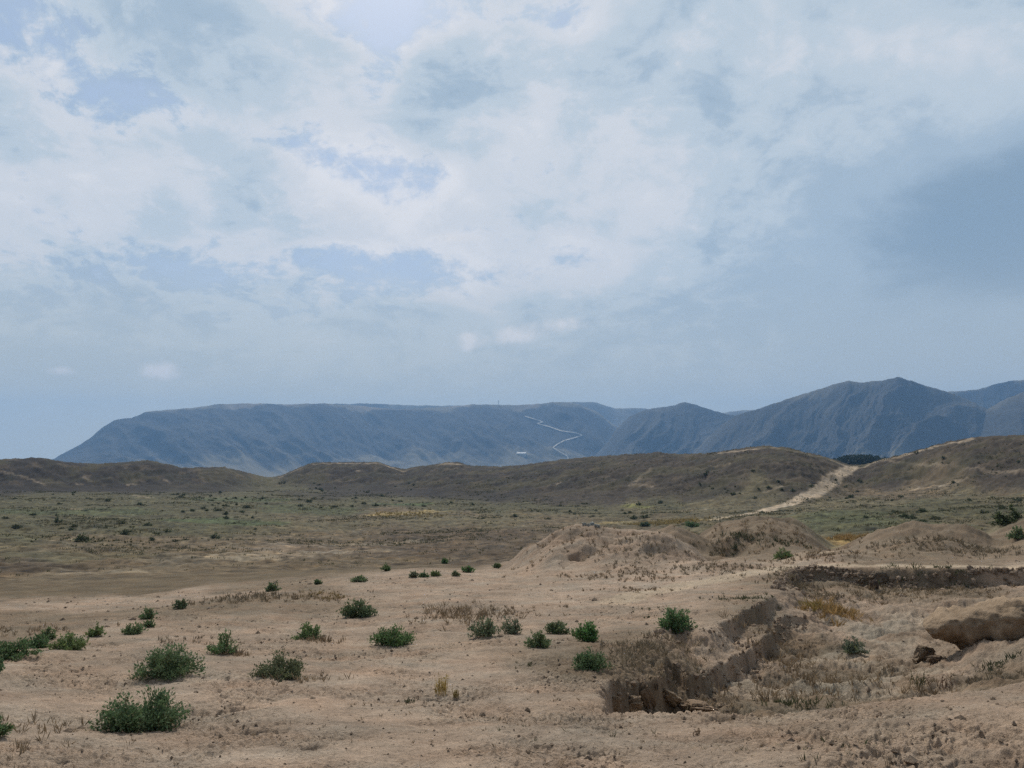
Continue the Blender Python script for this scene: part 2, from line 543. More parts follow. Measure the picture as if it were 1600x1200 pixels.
def ramparts(x, y, z):
    az, r = polar(x, y)
    m = (r > 140) & (r < 600)
    if not m.any():
        return z, np.zeros_like(x)
    A, R, Z, X, Y = np.clip(az[m], _ca[0], _ca[-1]), r[m], z[m], x[m], y[m]
    dc = np.interp(A, _da, _dv)
    wf = np.interp(A, _da, _wv)
    zc = np.interp(A, _ca, _ct) * dc
    wob = fbm(X / 28, Y / 28, 4, 0.5, 51)
    s = (dc + 7 * wob - R)
    f = np.where(s > 0, np.clip(1 - s / wf, 0, 1), np.clip(1 + s / 70, 0, 1))
    f = np.where(s > 0, 0.35 * f + 0.65 * (f * f * (3 - 2 * f)), f * f * (3 - 2 * f))
    up = np.maximum(zc - Z, 0) * f
    k = sst(f, 0.02, 0.35) * (np.maximum(zc - Z, 0) > 1)
    rill = np.abs(fbm(X / 9, Y / 14, 4, 0.55, 61))
    up = up + k * (1 - f ** 6) * (1.1 * wob - 1.7 * rill + 0.35)
    up = up + k * 0.55 * fbm(X / 3.6, Y / 3.6, 4, 0.65, 64)
    z = z.copy()
    z[m] = Z + up
    kk = np.zeros_like(x)
    kk[m] = k
    return z, kk


SPOTS = []


def ground_z(x, y, detail=True, masks=False):
    x, y = np.asarray(x, float), np.asarray(y, float)
    az, r = polar(x, y)
    z = base_z(x, y)
    # swells that grow with distance from the viewer
    z = z + 0.25 * fbm(x / 6, y / 6, 3, 0.5, 71) * sst(r, 5, 14) * 0.6
    z = z + 0.9 * fbm(x / 34, y / 34, 3, 0.5, 75) * sst(r, 45, 130)
    z, kr = ramparts(x, y, z)
    z, km = mounds(x, y, z)
    z, kp = pit(x, y, z)
    up = 0.0
    for bx, by, rad, hgt in SPOTS:
        g = hgt * np.exp(-((x - bx) ** 2 + (y - by) ** 2) / rad ** 2)
        if hgt > 0:
            up = np.maximum(up, g)
        else:
            z = z + g
    z = z + up
    if detail:
        sp = np.maximum(r, 1.5) * 0.0031
        near = 1 - sst(r, 55, 95)

        def oc(lam, amp, seed, fn=None):
            wgt = sst(lam / sp, 2.0, 4.5)
            n = pn(x / lam, y / lam, seed)
            return amp * wgt * (n if fn is None else fn(n))
        cl = sst(fbm(x / 1.6, y / 1.6, 3, 0.5, 81), -0.25, 0.35)          # trampled areas
        dz = oc(1.3, 0.05, 91) + oc(0.6, 0.035, 92) * (0.5 + cl)
        dz += oc(0.30, 0.045, 93, lambda n: -np.clip(n - 0.12, 0, 1)) * (0.3 + 1.4 * cl)
        dz += oc(0.15, 0.045, 94, lambda n: -np.clip(n - 0.14, 0, 1) * 1.6) * (0.3 + 1.6 * cl)
        dz += oc(0.11, 0.014, 95, lambda n: np.abs(n) - 0.2) * (0.3 + 1.3 * cl)
        dz += oc(0.06, 0.012, 96) * (0.4 + cl)
        dz += oc(0.42, 0.12, 88, lambda n: -np.clip(0.05 - np.abs(n), 0, 1)) * (0.4 + cl)      # drying cracks
        for sz, st, amp, sd_ in ((0.60, 4.0, 0.034, 83), (0.30, 3.2, 0.030, 85), (0.16, 2.0, 0.020, 87)):
            q = fbm(x / sz, y / sz, 3, 0.5, sd_) * st
            fr = q - np.floor(q)
            dz += amp * (sst(fr, 0.84, 1.0) - fr) * sst(sz / sp, 3.5, 8) * (0.2 + 0.65 * cl)
        rough = 1 + 1.2 * km + 0.7 * np.clip(kp, 0, 1)
        z = z + near * dz * rough
        z = z + 0.16 * km * fbm(x / 1.7, y / 1.3, 5, 0.62, 97)
        # cracked clods of the ploughed looking plain
        pl = sst(r, 35, 60) * (1 - sst(r, 150, 220))
        z = z + pl * (oc(1.7, 0.30, 98) + oc(0.8, 0.16, 99))
        z = z + sst(r, 45, 80) * (1 - sst(r, 260, 330)) * oc(3.2, 0.36, 100)
    if masks:
        return z, kr, km, kp
    return z


def smooth_ground(x, y):
    return ground_z(x, y, False)


def gpt(px, py, **kw):
    return cast(px, py, smooth_ground, **kw)


def trail(pts):
    return line_on(pts, smooth_ground)


_ramp = []
for px, yt, r_, rad in ((1478, 1024, 15.9, 0.40), (1495, 1016, 15.85, 0.42), (1512, 1011, 15.8, 0.45), (1530, 1006, 15.75, 0.48), (1550, 1001, 15.7, 0.5), (1572, 998, 15.65, 0.55), (1600, 996, 15.6, 0.6),
                        (1635, 1000, 15.5, 0.65), (1680, 1006, 15.4, 0.7), (1740, 1015, 15.4, 0.8), (1820, 1025, 15.4, 0.9)):
    q = pt(px, yt - 3, r_ - 0.42)
    _ramp.append((q[0], q[1], rad, q[2] - float(ground_z(np.array([q[0]]), np.array([q[1]]), False)[0])))
SPOTS += [q for q in _ramp if q[3] > 0]
q = gpt(1600, 1040)
SPOTS.append((q[0], q[1], 0.30, -0.16))
for px, py, rad, hgt in ((898, 873, 0.17, -0.7), (1115, 857, 0.7, -0.3), (1145, 858, 0.6, -0.3)):
    q = gpt(px, py)
    SPOTS.append((q[0], q[1], rad, hgt))

# ------------------------------------------------------------------ mesh helpers
def make_mesh(name, verts, faces_flat, nper, smooth=True, cols=None, cname='col'):
    """verts (n,3), faces flat index array, nper = corners per face"""
    me = bpy.data.meshes.new(name)
    verts = np.asarray(verts, np.float32)
    ff = np.asarray(faces_flat, np.int32).ravel()
    nf = len(ff) // nper
    me.vertices.add(len(verts))
    me.vertices.foreach_set('co', verts.ravel())
    me.loops.add(len(ff))
    me.loops.foreach_set('vertex_index', ff)
    me.polygons.add(nf)
    me.polygons.foreach_set('loop_start', np.arange(nf, dtype=np.int32) * nper)
    me.polygons.foreach_set('loop_total', np.full(nf, nper, np.int32))
    me.polygons.foreach_set('use_smooth', np.full(nf, smooth, bool))
    if cols is not None:
        at = me.attributes.new(cname, 'FLOAT_COLOR', 'POINT')
        c4 = np.ones((len(verts), 4), np.float32)
        c4[:, :3] = cols
        at.data.foreach_set('color', c4.ravel())
    me.update(calc_edges=True)
    return me


def add_obj(name, me, mat=None, parent=None):
    o = bpy.data.objects.new(name, me)
    COL.objects.link(o)
    if mat is not None:
        me.materials.append(mat)
    if parent is not None:
        o.parent = parent
    return o


def tag(o, label=None, cat=None, group=None, kind=None):
    for k, v in (('label', label), ('category', cat), ('group', group), ('kind', kind)):
        if v:
            o[k] = v
    return o


def grid_faces(nr, nc, wrap=False):
    i = np.arange(nr - 1)[:, None]
    j = np.arange(nc if wrap else nc - 1)[None, :]
    j2 = (j + 1) % nc
    return np.stack([i * nc + j, i * nc + j2, (i + 1) * nc + j2, (i + 1) * nc + j], -1).reshape(-1)


def earth_material(name, bump=0.5, scales=(55, 260), spread=0.35, dist=0.02, gain=1.0, mid=0.0):
    m = bpy.data.materials.new(name)
    m.use_nodes = True
    N = Nodes(m.node_tree)
    at = N.n('ShaderNodeAttribute', attribute_name='col')
    co = N.n('ShaderNodeTexCoord').outputs['Object']
    n1 = N.noise(co, scales[0], 5, 0.65)
    n2 = N.noise(co, scales[1], 4, 0.6)
    n3 = N.noise(co, scales[0] * 0.28, 6, 0.68, 0.4)
    f = N.m('ADD', 1.0, N.m('MULTIPLY', N.m('SUBTRACT', N.m('ADD', n1, n2), 1.0), spread * gain))
    f = N.m('ADD', f, N.m('MULTIPLY', N.m('SUBTRACT', n3, 0.5), mid))
    f = N.m('SUBTRACT', f, N.m('MULTIPLY', N.step(n3, 0.60, 0.70), 0.25 * mid))
    f = N.m('MAXIMUM', f, 0.25)
    c = N.v('SCALE', at.outputs['Color'])
    N.put(c.node.inputs['Scale'], f)
    b = N.n('ShaderNodeBsdfPrincipled')
    N.put(b.inputs['Base Color'], c)
    b.inputs['Roughness'].default_value = 0.95
    b.inputs['Specular IOR Level'].default_value = 0.15
    if bump:
        bp = N.n('ShaderNodeBump')
        bp.inputs['Strength'].default_value = bump
        bp.inputs['Distance'].default_value = dist
        N.put(bp.inputs['Height'], N.m('ADD', n1, N.m('MULTIPLY', n2, 0.5)))
        N.put(b.inputs['Normal'], bp.outputs[0])
    o = N.n('ShaderNodeOutputMaterial')
    N.put(o.inputs[0], b.outputs[0])
    return m


# ------------------------------------------------------------------ ground sheet
def radii():
    r, out = 0.7, []
    while r < 6900:
        out.append(r)
        k = 0.012 if r < 3.5 else 0.0031 if r < 32 else 0.0052 if r < 130 else 0.0045 if r < 440 else 0.03 if r < 3000 else 0.12
        r *= 1 + k
    return np.array(out)


RR = radii()
fine = np.radians(np.linspace(-37.5, 37.5, 1250))
coarse = np.radians(np.concatenate([np.linspace(37.5, 180, 70)[1:], np.linspace(-180, -37.5, 70)[1:-1]]))
AA = np.concatenate([fine, coarse])
NA, NR = len(AA), len(RR)
gx = (RR[:, None] * np.sin(AA)[None, :])
gy = (RR[:, None] * np.cos(AA)[None, :])
gz, KR, KM, KP = ground_z(gx, gy, True, True)

# colours of the soil itself, given where they are seen
SAND, SAND2 = (0.410, 0.310, 0.228), (0.372, 0.277, 0.200)
PALE = (0.50, 0.39, 0.275)
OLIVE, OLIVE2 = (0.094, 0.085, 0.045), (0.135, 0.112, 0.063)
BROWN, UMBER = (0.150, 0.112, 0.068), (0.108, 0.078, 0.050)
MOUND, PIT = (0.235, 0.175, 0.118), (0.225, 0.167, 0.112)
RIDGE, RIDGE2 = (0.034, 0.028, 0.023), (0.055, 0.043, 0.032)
SOILS = [
    (100, 1180, SAND), (400, 1180, SAND), (700, 1180, SAND), (1000, 1180, SAND), (1300, 1180, SAND2), (1550, 1180, SAND2),
    (100, 1090, SAND), (400, 1100, SAND), (700, 1080, SAND), (900, 1080, SAND2), (1500, 1100, SAND2),
    (60, 1040, SAND2), (350, 1000, SAND2), (600, 980, SAND2), (850, 960, SAND2), (1050, 940, SAND2), (1000, 915, SAND), (700, 925, SAND2), (700, 905, SAND2),
    (150, 985, SAND2), (40, 990, PIT), (100, 952, SAND2), (330, 945, PIT), (400, 925, PIT), (250, 938, SAND2), (60, 925, BROWN), (100, 968, PIT), (20, 965, PIT),
    (100, 905, BROWN), (300, 900, BROWN), (500, 893, BROWN), (30, 885, UMBER), (200, 918, BROWN), (420, 900, BROWN), (600, 880, BROWN), (700, 880, UMBER),
    (100, 870, OLIVE2), (300, 865, BROWN), (450, 862, MOUND), (600, 860, UMBER), (700, 860, UMBER), (760, 865, UMBER),
    (60, 840, OLIVE), (250, 842, BROWN), (480, 840, BROWN), (650, 840, UMBER), (760, 835, UMBER), (860, 815, BROWN),
    (60, 810, OLIVE), (200, 815, OLIVE), (330, 815, OLIVE), (450, 818, OLIVE2), (620, 806, BROWN), (700, 812, OLIVE2), (800, 812, OLIVE2),
    (60, 785, OLIVE), (200, 785, OLIVE), (350, 785, OLIVE), (500, 790, OLIVE), (620, 788, OLIVE), (750, 792, OLIVE), (900, 795, OLIVE), (1000, 800, OLIVE),
    (1080, 795, OLIVE2), (1250, 815, OLIVE2), (1350, 810, OLIVE), (1500, 800, OLIVE), (1590, 795, OLIVE), (1450, 790, OLIVE), (1350, 785, OLIVE2),
    (1150, 780, OLIVE2), (1400, 765, BROWN), (1500, 765, BROWN), (1590, 770, OLIVE2),
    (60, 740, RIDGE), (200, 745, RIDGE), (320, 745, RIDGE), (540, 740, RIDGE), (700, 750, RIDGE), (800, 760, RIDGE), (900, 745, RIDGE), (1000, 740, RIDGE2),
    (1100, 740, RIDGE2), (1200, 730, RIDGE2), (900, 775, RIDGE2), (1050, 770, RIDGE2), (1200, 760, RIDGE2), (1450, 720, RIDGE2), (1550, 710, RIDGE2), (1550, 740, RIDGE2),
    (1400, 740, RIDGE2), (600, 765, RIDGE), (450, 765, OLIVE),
    (850, 870, SAND2), (980, 860, SAND2), (1150, 830, MOUND), (1200, 850, MOUND), (1430, 835, MOUND), (1430, 860, MOUND), (1580, 840, MOUND), (1300, 880, SAND2),
    (1550, 880, SAND2), (1300, 930, PIT), (1450, 915, PIT), (1350, 965, SAND2), (1250, 1020, MOUND), (1350, 1060, MOUND), (1300, 1095, MOUND), (1150, 1090, MOUND),
    (1130, 1010, SAND2), (1020, 1030, PIT), (1560, 1060, PIT), (1450, 1050, SAND2),
]
sp_, sc_ = [], []
for px, py, c in SOILS:
    q = gpt(px, py)
    sp_.append((math.atan2(q[0], q[1]) * AZS, math.log(math.hypot(q[0], q[1]))))
    sc_.append(c)
sp_, sc_ = np.array(sp_), np.array(sc_)


def soil(x, y):
    """blend of the soils found round about, with ragged borders"""
    az, r = polar(x, y)
    A = np.clip(az, -AZMAX, AZMAX) * AZS + 0.16 * fbm(x / (0.10 * r + 1), y / (0.10 * r + 1), 4, 0.55, 111)
    L = np.log(np.clip(r, 4, 450)) + 0.17 * fbm(x / (0.08 * r + 1) + 40, y / (0.08 * r + 1), 4, 0.55, 115)
    num = np.zeros(x.shape + (3,))
    den = np.zeros(x.shape)
    for (pa, pl), c in zip(sp_, sc_):
        w = 1.0 / (((A - pa) * 1.2) ** 2 + ((L - pl) * 1.6) ** 2 + 2.5e-3) ** 2
        num += w[..., None] * c
        den += w
    return num / den[..., None]


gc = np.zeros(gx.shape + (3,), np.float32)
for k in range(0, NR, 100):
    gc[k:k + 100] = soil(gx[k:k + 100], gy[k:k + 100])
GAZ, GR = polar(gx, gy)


def blend(mask, col):
    global gc
    gc = gc * (1 - mask[..., None]) + np.array(col, np.float32) * mask[..., None]


# beyond the ramparts: steppe
blend(sst(GR, 450, 620), (0.17, 0.155, 0.10))


def paint(pts, width, col, k=0.8, ragged=0.5, r0=0, r1=1e9):
    m = (GR > r0) & (GR < r1) & (np.abs(GAZ) < 0.75)
    if len(pts) < 2:
        return
    X, Y = gx[m], gy[m]
    d = d_line(X, Y, pts) / width + ragged * fbm(X / (1.4 * width), Y / (1.4 * width), 4, 0.6, 121)
    f = np.zeros(gx.shape)
    f[m] = k * (1 - sst(d, 0.55, 1.25))
    blend(f, col)


TRACK = trail([(1105, 815), (1160, 804), (1200, 796), (1240, 785), (1275, 770), (1300, 752), (1322, 735), (1333, 729)])
paint(TRACK, 2.1, PALE, 0.8, 0.12, 80, 420)
FOOTPATH = trail([(960, 940), (1010, 925), (1070, 913), (1130, 904), (1190, 893), (1235, 885), (1320, 883), (1430, 884), (1600, 886), (1700, 886)])
paint(FOOTPATH, 0.50, PALE, 0.75, 0.4, 15, 34)
paint(trail([(1180, 880), (1230, 876), (1290, 862)]), 0.5, PALE, 0.35, 0.5, 20, 45)
paint(trail([(0, 950), (100, 945), (200, 940), (320, 932), (420, 926)]), 1.0, SAND, 0.5, 0.5, 20, 40)
paint(trail([(1365, 722), (1420, 725), (1500, 733), (1600, 737)]), 0.8, PALE, 0.22, 0.5, 180, 420)
paint(trail([(1340, 731), (1372, 720.5), (1400, 714.5), (1440, 704), (1480, 693), (1515, 686)]), 1.6, PALE, 0.6, 0.3, 180, 420)
paint(trail([(438, 746), (462, 735), (488, 725), (540, 724), (590, 724), (612, 731), (632, 737)]), 1.3, PALE, 0.5, 0.5, 300, 520)
paint(trail([(690, 725), (702, 724.5), (715, 724.5)]), 3.0, PALE, 0.45, 0.5, 300, 520)
paint(trail([(1120, 708), (1170, 701.5), (1200, 699.5), (1230, 702.5), (1262, 710), (1300, 718), (1325, 730)]), 1.6, PALE, 0.5, 0.4, 200, 420)
paint(trail([(0, 736), (40, 745), (70, 757)]), 0.8, PALE, 0.3, 0.6, 250, 520)
for pts, w in (([(995, 752), (1015, 735)], 3.0), ([(985, 757), (1020, 760)], 2.2), ([(870, 757), (876, 754)], 2.0), ([(130, 745), (140, 752)], 2.2), ([(120, 757), (128, 757)], 1.8),
               ([(200, 757), (212, 757)], 1.6), ([(255, 748), (262, 752)], 1.8), ([(1090, 733), (1140, 724)], 2.2), ([(1050, 800), (1100, 796)], 2.0), ([(210, 774), (235, 778)], 2.2),
               ([(90, 845), (135, 842)], 1.6), ([(1310, 698), (1335, 692)], 2.6), ([(1430, 765), (1500, 752)], 3.0), ([(1430, 727), (1465, 724)], 2.0), ([(110, 795), (125, 795)], 1.6),
               ([(1195, 770), (1225, 760)], 2.0), ([(558, 735), (562, 736)], 2.0), ([(652, 752), (656, 752)], 1.8)):
    paint(trail(pts), w * 0.42, PALE, 0.36, 0.9, 60, 520)
for pts, w, k in (([(395, 872), (470, 866), (545, 862)], 4.0, 0.45), ([(500, 850), (560, 852), (640, 848)], 3.0, 0.35), ([(240, 878), (340, 872)], 2.5, 0.25), ([(100, 895), (180, 893)], 2.0, 0.25)):
    paint(trail(pts), w, (0.36, 0.29, 0.20), k, 1.1, 35, 200)
for pts, w in (([(1180, 1080), (1280, 1075)], 0.5), ([(1280, 1030), (1400, 1010)], 0.6), ([(1340, 985), (1430, 975)], 0.7), ([(1360, 1065), (1440, 1050)], 0.4)):
    paint(trail(pts), w, (0.44, 0.36, 0.27), 0.6, 1.2, 10, 30)
# patches of green and straw coloured growth on the plain
GREEN, STRAW = (0.070, 0.105, 0.042), (0.33, 0.25, 0.11)
for pts, w, c, k in (([(600, 788), (660, 788)], 3.5, GREEN, 0.7), ([(290, 812), (400, 816)], 6, GREEN, 0.6), ([(330, 780), (400, 782)], 10, GREEN, 0.4), ([(20, 800), (200, 800)], 8, GREEN, 0.35),
                     ([(590, 805), (680, 800)], 3.5, STRAW, 0.7), ([(960, 817), (1100, 812)], 4.0, STRAW, 0.6), ([(1310, 842), (1345, 842)], 1.2, (0.42, 0.26, 0.09), 0.7),
                     ([(980, 790), (1010, 792)], 2.0, (0.2, 0.2, 0.06), 0.6), ([(1300, 800), (1590, 810)], 7, GREEN, 0.3), ([(420, 790), (520, 800)], 8, GREEN, 0.3)):
    paint(trail(pts), w, c, k, 0.9, 40, 400)
# weathered darker crust and lighter blown sand in streaks and patches
tint = fbm(gx / 1.1, gy / 0.8, 4, 0.55, 161) * (1 - sst(GR, 30, 60))
gc = gc * (1 + np.stack([0.10 * tint, 0.0 * tint, -0.06 * tint], -1))
n = fbm(gx / 0.42, gy / 0.42, 4, 0.65, 163)
gc *= (1 + 0.24 * np.clip(n, -1, 1) * (1 - sst(GR, 25, 45)))[..., None]
n = fbm(gx / 2.3, gy / 1.4, 5, 0.6, 131)
gc *= (1 + 0.26 * np.clip(n, -1, 1) * (1 - sst(GR, 30, 60)))[..., None]
n = fbm(gx / 9, gy / 5, 5, 0.62, 135)
gc *= (1 + 0.45 * np.clip(n, -1, 1) * sst(GR, 25, 60))[..., None]
n = fbm(gx / 1.8, gy / 1.8, 4, 0.65, 137) + 0.6 * pn(gx / 0.7, gy / 0.7, 138)
gc *= (1 + 0.42 * np.clip(n, -1, 1.2) * sst(GR, 22, 45))[..., None]
plain = sst(GR, 32, 55) * (1 - KR) * (1 - sst(GR, 260, 330))
n = fbm(gx / 1.3, gy / 1.6, 3, 0.7, 171)
gc *= (1 - 0.50 * plain * sst(n, 0.10, 0.45) + 0.35 * plain * sst(-n, 0.15, 0.5))[..., None]
n = fbm(gx / 5, gy / 4, 4, 0.65, 173)
gc = gc * (1 + plain[..., None] * np.stack([0.16 * n, 0.04 * n, -0.12 * n], -1))
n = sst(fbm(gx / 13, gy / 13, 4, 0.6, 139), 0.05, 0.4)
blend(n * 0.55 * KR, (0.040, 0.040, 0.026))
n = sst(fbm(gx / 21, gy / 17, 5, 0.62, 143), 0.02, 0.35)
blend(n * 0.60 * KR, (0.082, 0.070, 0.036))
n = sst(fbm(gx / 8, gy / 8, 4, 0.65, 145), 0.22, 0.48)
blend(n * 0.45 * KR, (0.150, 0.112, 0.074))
crumb = sst(pn(gx / 0.13, gy / 0.13, 141) + 0.5 * pn(gx / 0.05, gy / 0.05, 142), 0.22, 0.5) * sst(fbm(gx / 1.6, gy / 1.6, 3, 0.5, 81), -0.25, 0.35) * (1 - sst(GR, 14, 30))
gc *= (1 - 0.40 * crumb)[..., None]
sand_line = sst(KM, 0.1, 0.8)
gc *= (1 - 0.10 * sand_line)[..., None]
paint(TRACK, 1.9, PALE, 0.3, 0.10, 80, 420)
paint(FOOTPATH, 0.45, PALE, 0.5, 0.35, 15, 34)
gc = np.clip(gc, 0.02, 0.8)

MAT_GROUND = earth_material('bare_earth', 0.9, (30, 130), 0.34, 0.035, 2.4, 0.9)
V = np.stack([gx, gy, gz], -1).reshape(-1, 3)
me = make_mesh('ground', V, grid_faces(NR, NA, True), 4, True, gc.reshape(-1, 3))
ground = tag(add_obj('ground', me, MAT_GROUND), kind='structure')
del V, n, crumb

# ------------------------------------------------------------------ mountains
MAT_MOUNT = earth_material('mountain_slope', 0.0, (0.02, 0.09), 0.5)


class Mountain:
    def __init__(self, sky, db, dc, dback, seed, gully=70.0, kf=26.0, lean=1.3, back=0.10, zb=-95.0, tan=0.5, power=2.0, base=(0.050, 0.047, 0.040), fields=()):
        self.base, self.fields = base, fields
        self.a = np.array([ray(*p)[0] for p in sky])
        self.t = np.array([ray(*p)[1] for p in sky])
        self.db, self.dc, self.dback, self.seed = db, dc, dback, seed
        self.gully, self.kf, self.lean, self.back, self.zb, self.tan, self.power = gully, kf, lean, back, zb, tan, power

    def height(self, az, r):
        zc = np.interp(az, self.a, self.t) * self.dc
        zc = zc + 5.0 * fbm(az * 70, az * 0 + self.seed, 4, 0.55, self.seed)
        s = (r - self.db) / (self.dc - self.db)
        sc = np.clip(s, 0, 1)
        prof = 0.45 * sc + 0.55 * sc ** self.power
        z = self.zb + (zc - self.zb) * prof
        z = np.where(s > 1, zc - self.back * (r - self.dc), z)
        amp = np.clip((zc - self.zb) / 300, 0, 1.5)
        u = az * self.kf + self.lean * sc + 0.25 * fbm(az * 12, sc * 3, 3, 0.5, self.seed + 5)
        g = 1 - 2.0 * np.abs(pn(u, sc * 0.9, self.seed + 1))
        g2 = 1 - 2.0 * np.abs(pn(u * 2.6 + 3, sc * 1.7, self.seed + 2))
        g3 = fbm(u * 6, sc * 7, 4, 0.55, self.seed + 3)
        env = (np.clip(sc * 3.0, 0, 1)) * (1 - sc ** 4) * (s <= 1)
        z = z + env * amp * (self.gully * (g - 0.6) + self.gully * 0.30 * (g2 - 0.6) + self.gully * 0.20 * g3)
        return z, s, g

    def build(self, nc=700, nr=150):
        az = np.linspace(self.a[0], self.a[-1], nc)
        ss = np.concatenate([np.linspace(-0.02, 1.0, nr - 25), np.linspace(1.0, 1 + (self.dback - self.dc) / (self.dc - self.db), 26)[1:]])
        R = self.db + ss[:, None] * (self.dc - self.db) + 0 * az[None, :]
        A = az[None, :] + 0 * R
        z, s, g = self.height(A, R)
        x, y = R * np.sin(A), R * np.cos(A)
        z = np.where(s < 0, z - 15, z)
        n = fbm(x / 260, y / 260, 5, 0.6, self.seed + 30)
        base = np.array(self.base) * (1 + 0.45 * np.clip(n, -0.9, 0.9))[..., None]
        foot = sst(0.42 - s + 0.25 * n, 0, 0.3)[..., None]
        base = base * (1 - foot) + np.array((0.19, 0.165, 0.11)) * foot
        top = (self.tan * sst(s + 0.12 * n, 0.95, 1.03))[..., None]
        base = base * (1 - top) + np.array((0.34, 0.30, 0.21)) * top
        for (x0, x1, s0) in self.fields:      # pale fields on the plateau rim
            a0, a1 = ray(x0, 640)[0], ray(x1, 640)[0]
            w = (a1 - a0) * 0.25
            f = (sst(A, a0, a0 + w) * (1 - sst(A, a1 - w, a1)) * sst(s + 0.05 * n, s0, s0 + 0.02) * 0.8)[..., None]
            base = base * (1 - f) + np.array((0.27, 0.225, 0.17)) * f
        me = make_mesh('mountain', np.stack([x, y, z], -1).reshape(-1, 3), grid_faces(len(ss), nc), 4, True, base.reshape(-1, 3))
        o = add_obj('mountain', me, MAT_MOUNT)
        tag(o, kind='structure')
        return o

    def cast(self, px, py):
        az, t = ray(px, py)
        r = np.linspace(self.db, self.dc * 1.02, 3000)
        z = self.height(np.full_like(r, az), r)[0]
        k = np.nonzero(z >= t * r)[0]
        rr = r[k[0]] if len(k) else self.dc
        return Vector((rr * math.sin(az), rr * math.cos(az), t * rr))


M_PLATEAU = Mountain([(20, 738), (60, 724), (85, 716), (110, 703), (140, 685), (160, 668), (178, 656), (206, 653), (230, 643), (265, 640), (300, 637), (345, 631), (400, 630.5), (450, 632), (500, 630),
                      (560, 634), (620, 640), (680, 637), (740, 632), (800, 633), (830, 632), (860, 629), (880, 627.5), (905, 632), (935, 645), (960, 664), (985, 688), (1005, 708), (1040, 730)],
                     3400, 4600, 5200, 200, 75, 15, 1.5, 0.03, -95, 0.5, 1.7, fields=((338, 420, 0.93), (430, 470, 0.97), (530, 660, 0.955), (700, 740, 0.97), (800, 850, 0.95)))
M_PLATEAU_BACK = Mountain([(300, 660), (350, 634), (420, 632), (520, 631), (580, 630.5), (640, 633), (700, 634), (760, 632), (830, 633), (890, 628), (928, 628), (945, 633), (960, 638), (1000, 637.5),
                           (1040, 642), (1090, 652), (1140, 643), (1180, 640), (1230, 642), (1290, 650)], 5000, 5700, 6500, 230, 20, 18, 0.6, 0.05, -95, 0.95, 1.3, (0.21, 0.18, 0.13))
M_CENTRE = Mountain([(895, 735), (930, 712), (950, 690), (965, 668), (985, 650), (1005, 641), (1030, 636.5), (1050, 634), (1070, 628), (1085, 632), (1110, 640), (1135, 647), (1165, 654), (1200, 672), (1240, 700), (1280, 735)],
                    3000, 3900, 4500, 260, 75, 17, -1.0, 0.25, -95, 0.15, 1.8)
M_RIGHT = Mountain([(1060, 735), (1100, 690), (1130, 662), (1150, 649), (1190, 637), (1240, 620), (1290, 605), (1312, 598), (1327, 595), (1350, 597.5), (1380, 594), (1402, 589.5), (1415, 592), (1445, 602), (1480, 612),
                    (1520, 628), (1560, 648), (1600, 672), (1680, 730)], 2500, 3300, 4000, 290, 95, 13, -1.2, 0.35, -85, 0.25, 1.8)
M_RIGHT_BACK = Mountain([(1380, 660), (1430, 622), (1470, 612.5), (1500, 611), (1530, 608), (1555, 600), (1580, 595), (1605, 593), (1680, 596), (1800, 612), (1950, 640)], 3800, 4500, 5200, 320, 50, 22, 0.8, 0.2, -95, 0.6, 1.6)
M_RIGHT_FRONT = Mountain([(1440, 735), (1490, 690), (1520, 658), (1545, 638), (1575, 622), (1600, 612), (1650, 598), (1720, 590), (1850, 610), (1950, 640)], 2500, 3250, 3900, 350, 60, 14, 1.2, 0.3, -85, 0.2, 1.8)
for mt in (M_PLATEAU, M_PLATEAU_BACK, M_CENTRE, M_RIGHT, M_RIGHT_BACK, M_RIGHT_FRONT):
    mt.build()


def simple_material(name, col, rough=0.9, spread=0.2, scale=4.0, trans=0.0, attr=None):
    m = bpy.data.materials.new(name)
    m.use_nodes = True
    N = Nodes(m.node_tree)
    co = N.n('ShaderNodeTexCoord').outputs['Object']
    n1 = N.noise(co, scale, 4, 0.6)
    f = N.m('ADD', 1 - spread, N.m('MULTIPLY', n1, 2 * spread))
    src = (col if attr is None else N.n('ShaderNodeAttribute', attribute_name=attr).outputs['Color'])
    c = N.v('SCALE', src)
    N.put(c.node.inputs['Scale'], f)
    b = N.n('ShaderNodeBsdfPrincipled')
    N.put(b.inputs['Base Color'], c)
    b.inputs['Roughness'].default_value = rough
    b.inputs['Specular IOR Level'].default_value = 0.2
    res = b.outputs[0]
    if trans:
        t = N.n('ShaderNodeBsdfTranslucent')
        N.put(t.inputs[0], c)
        mx = N.n('ShaderNodeMixShader')
        mx.inputs[0].default_value = trans
        N.put(mx.inputs[1], res)
        N.put(mx.inputs[2], t.outputs[0])
        res = mx.outputs[0]
    o = N.n('ShaderNodeOutputMaterial')
    N.put(o.inputs[0], res)
    return m


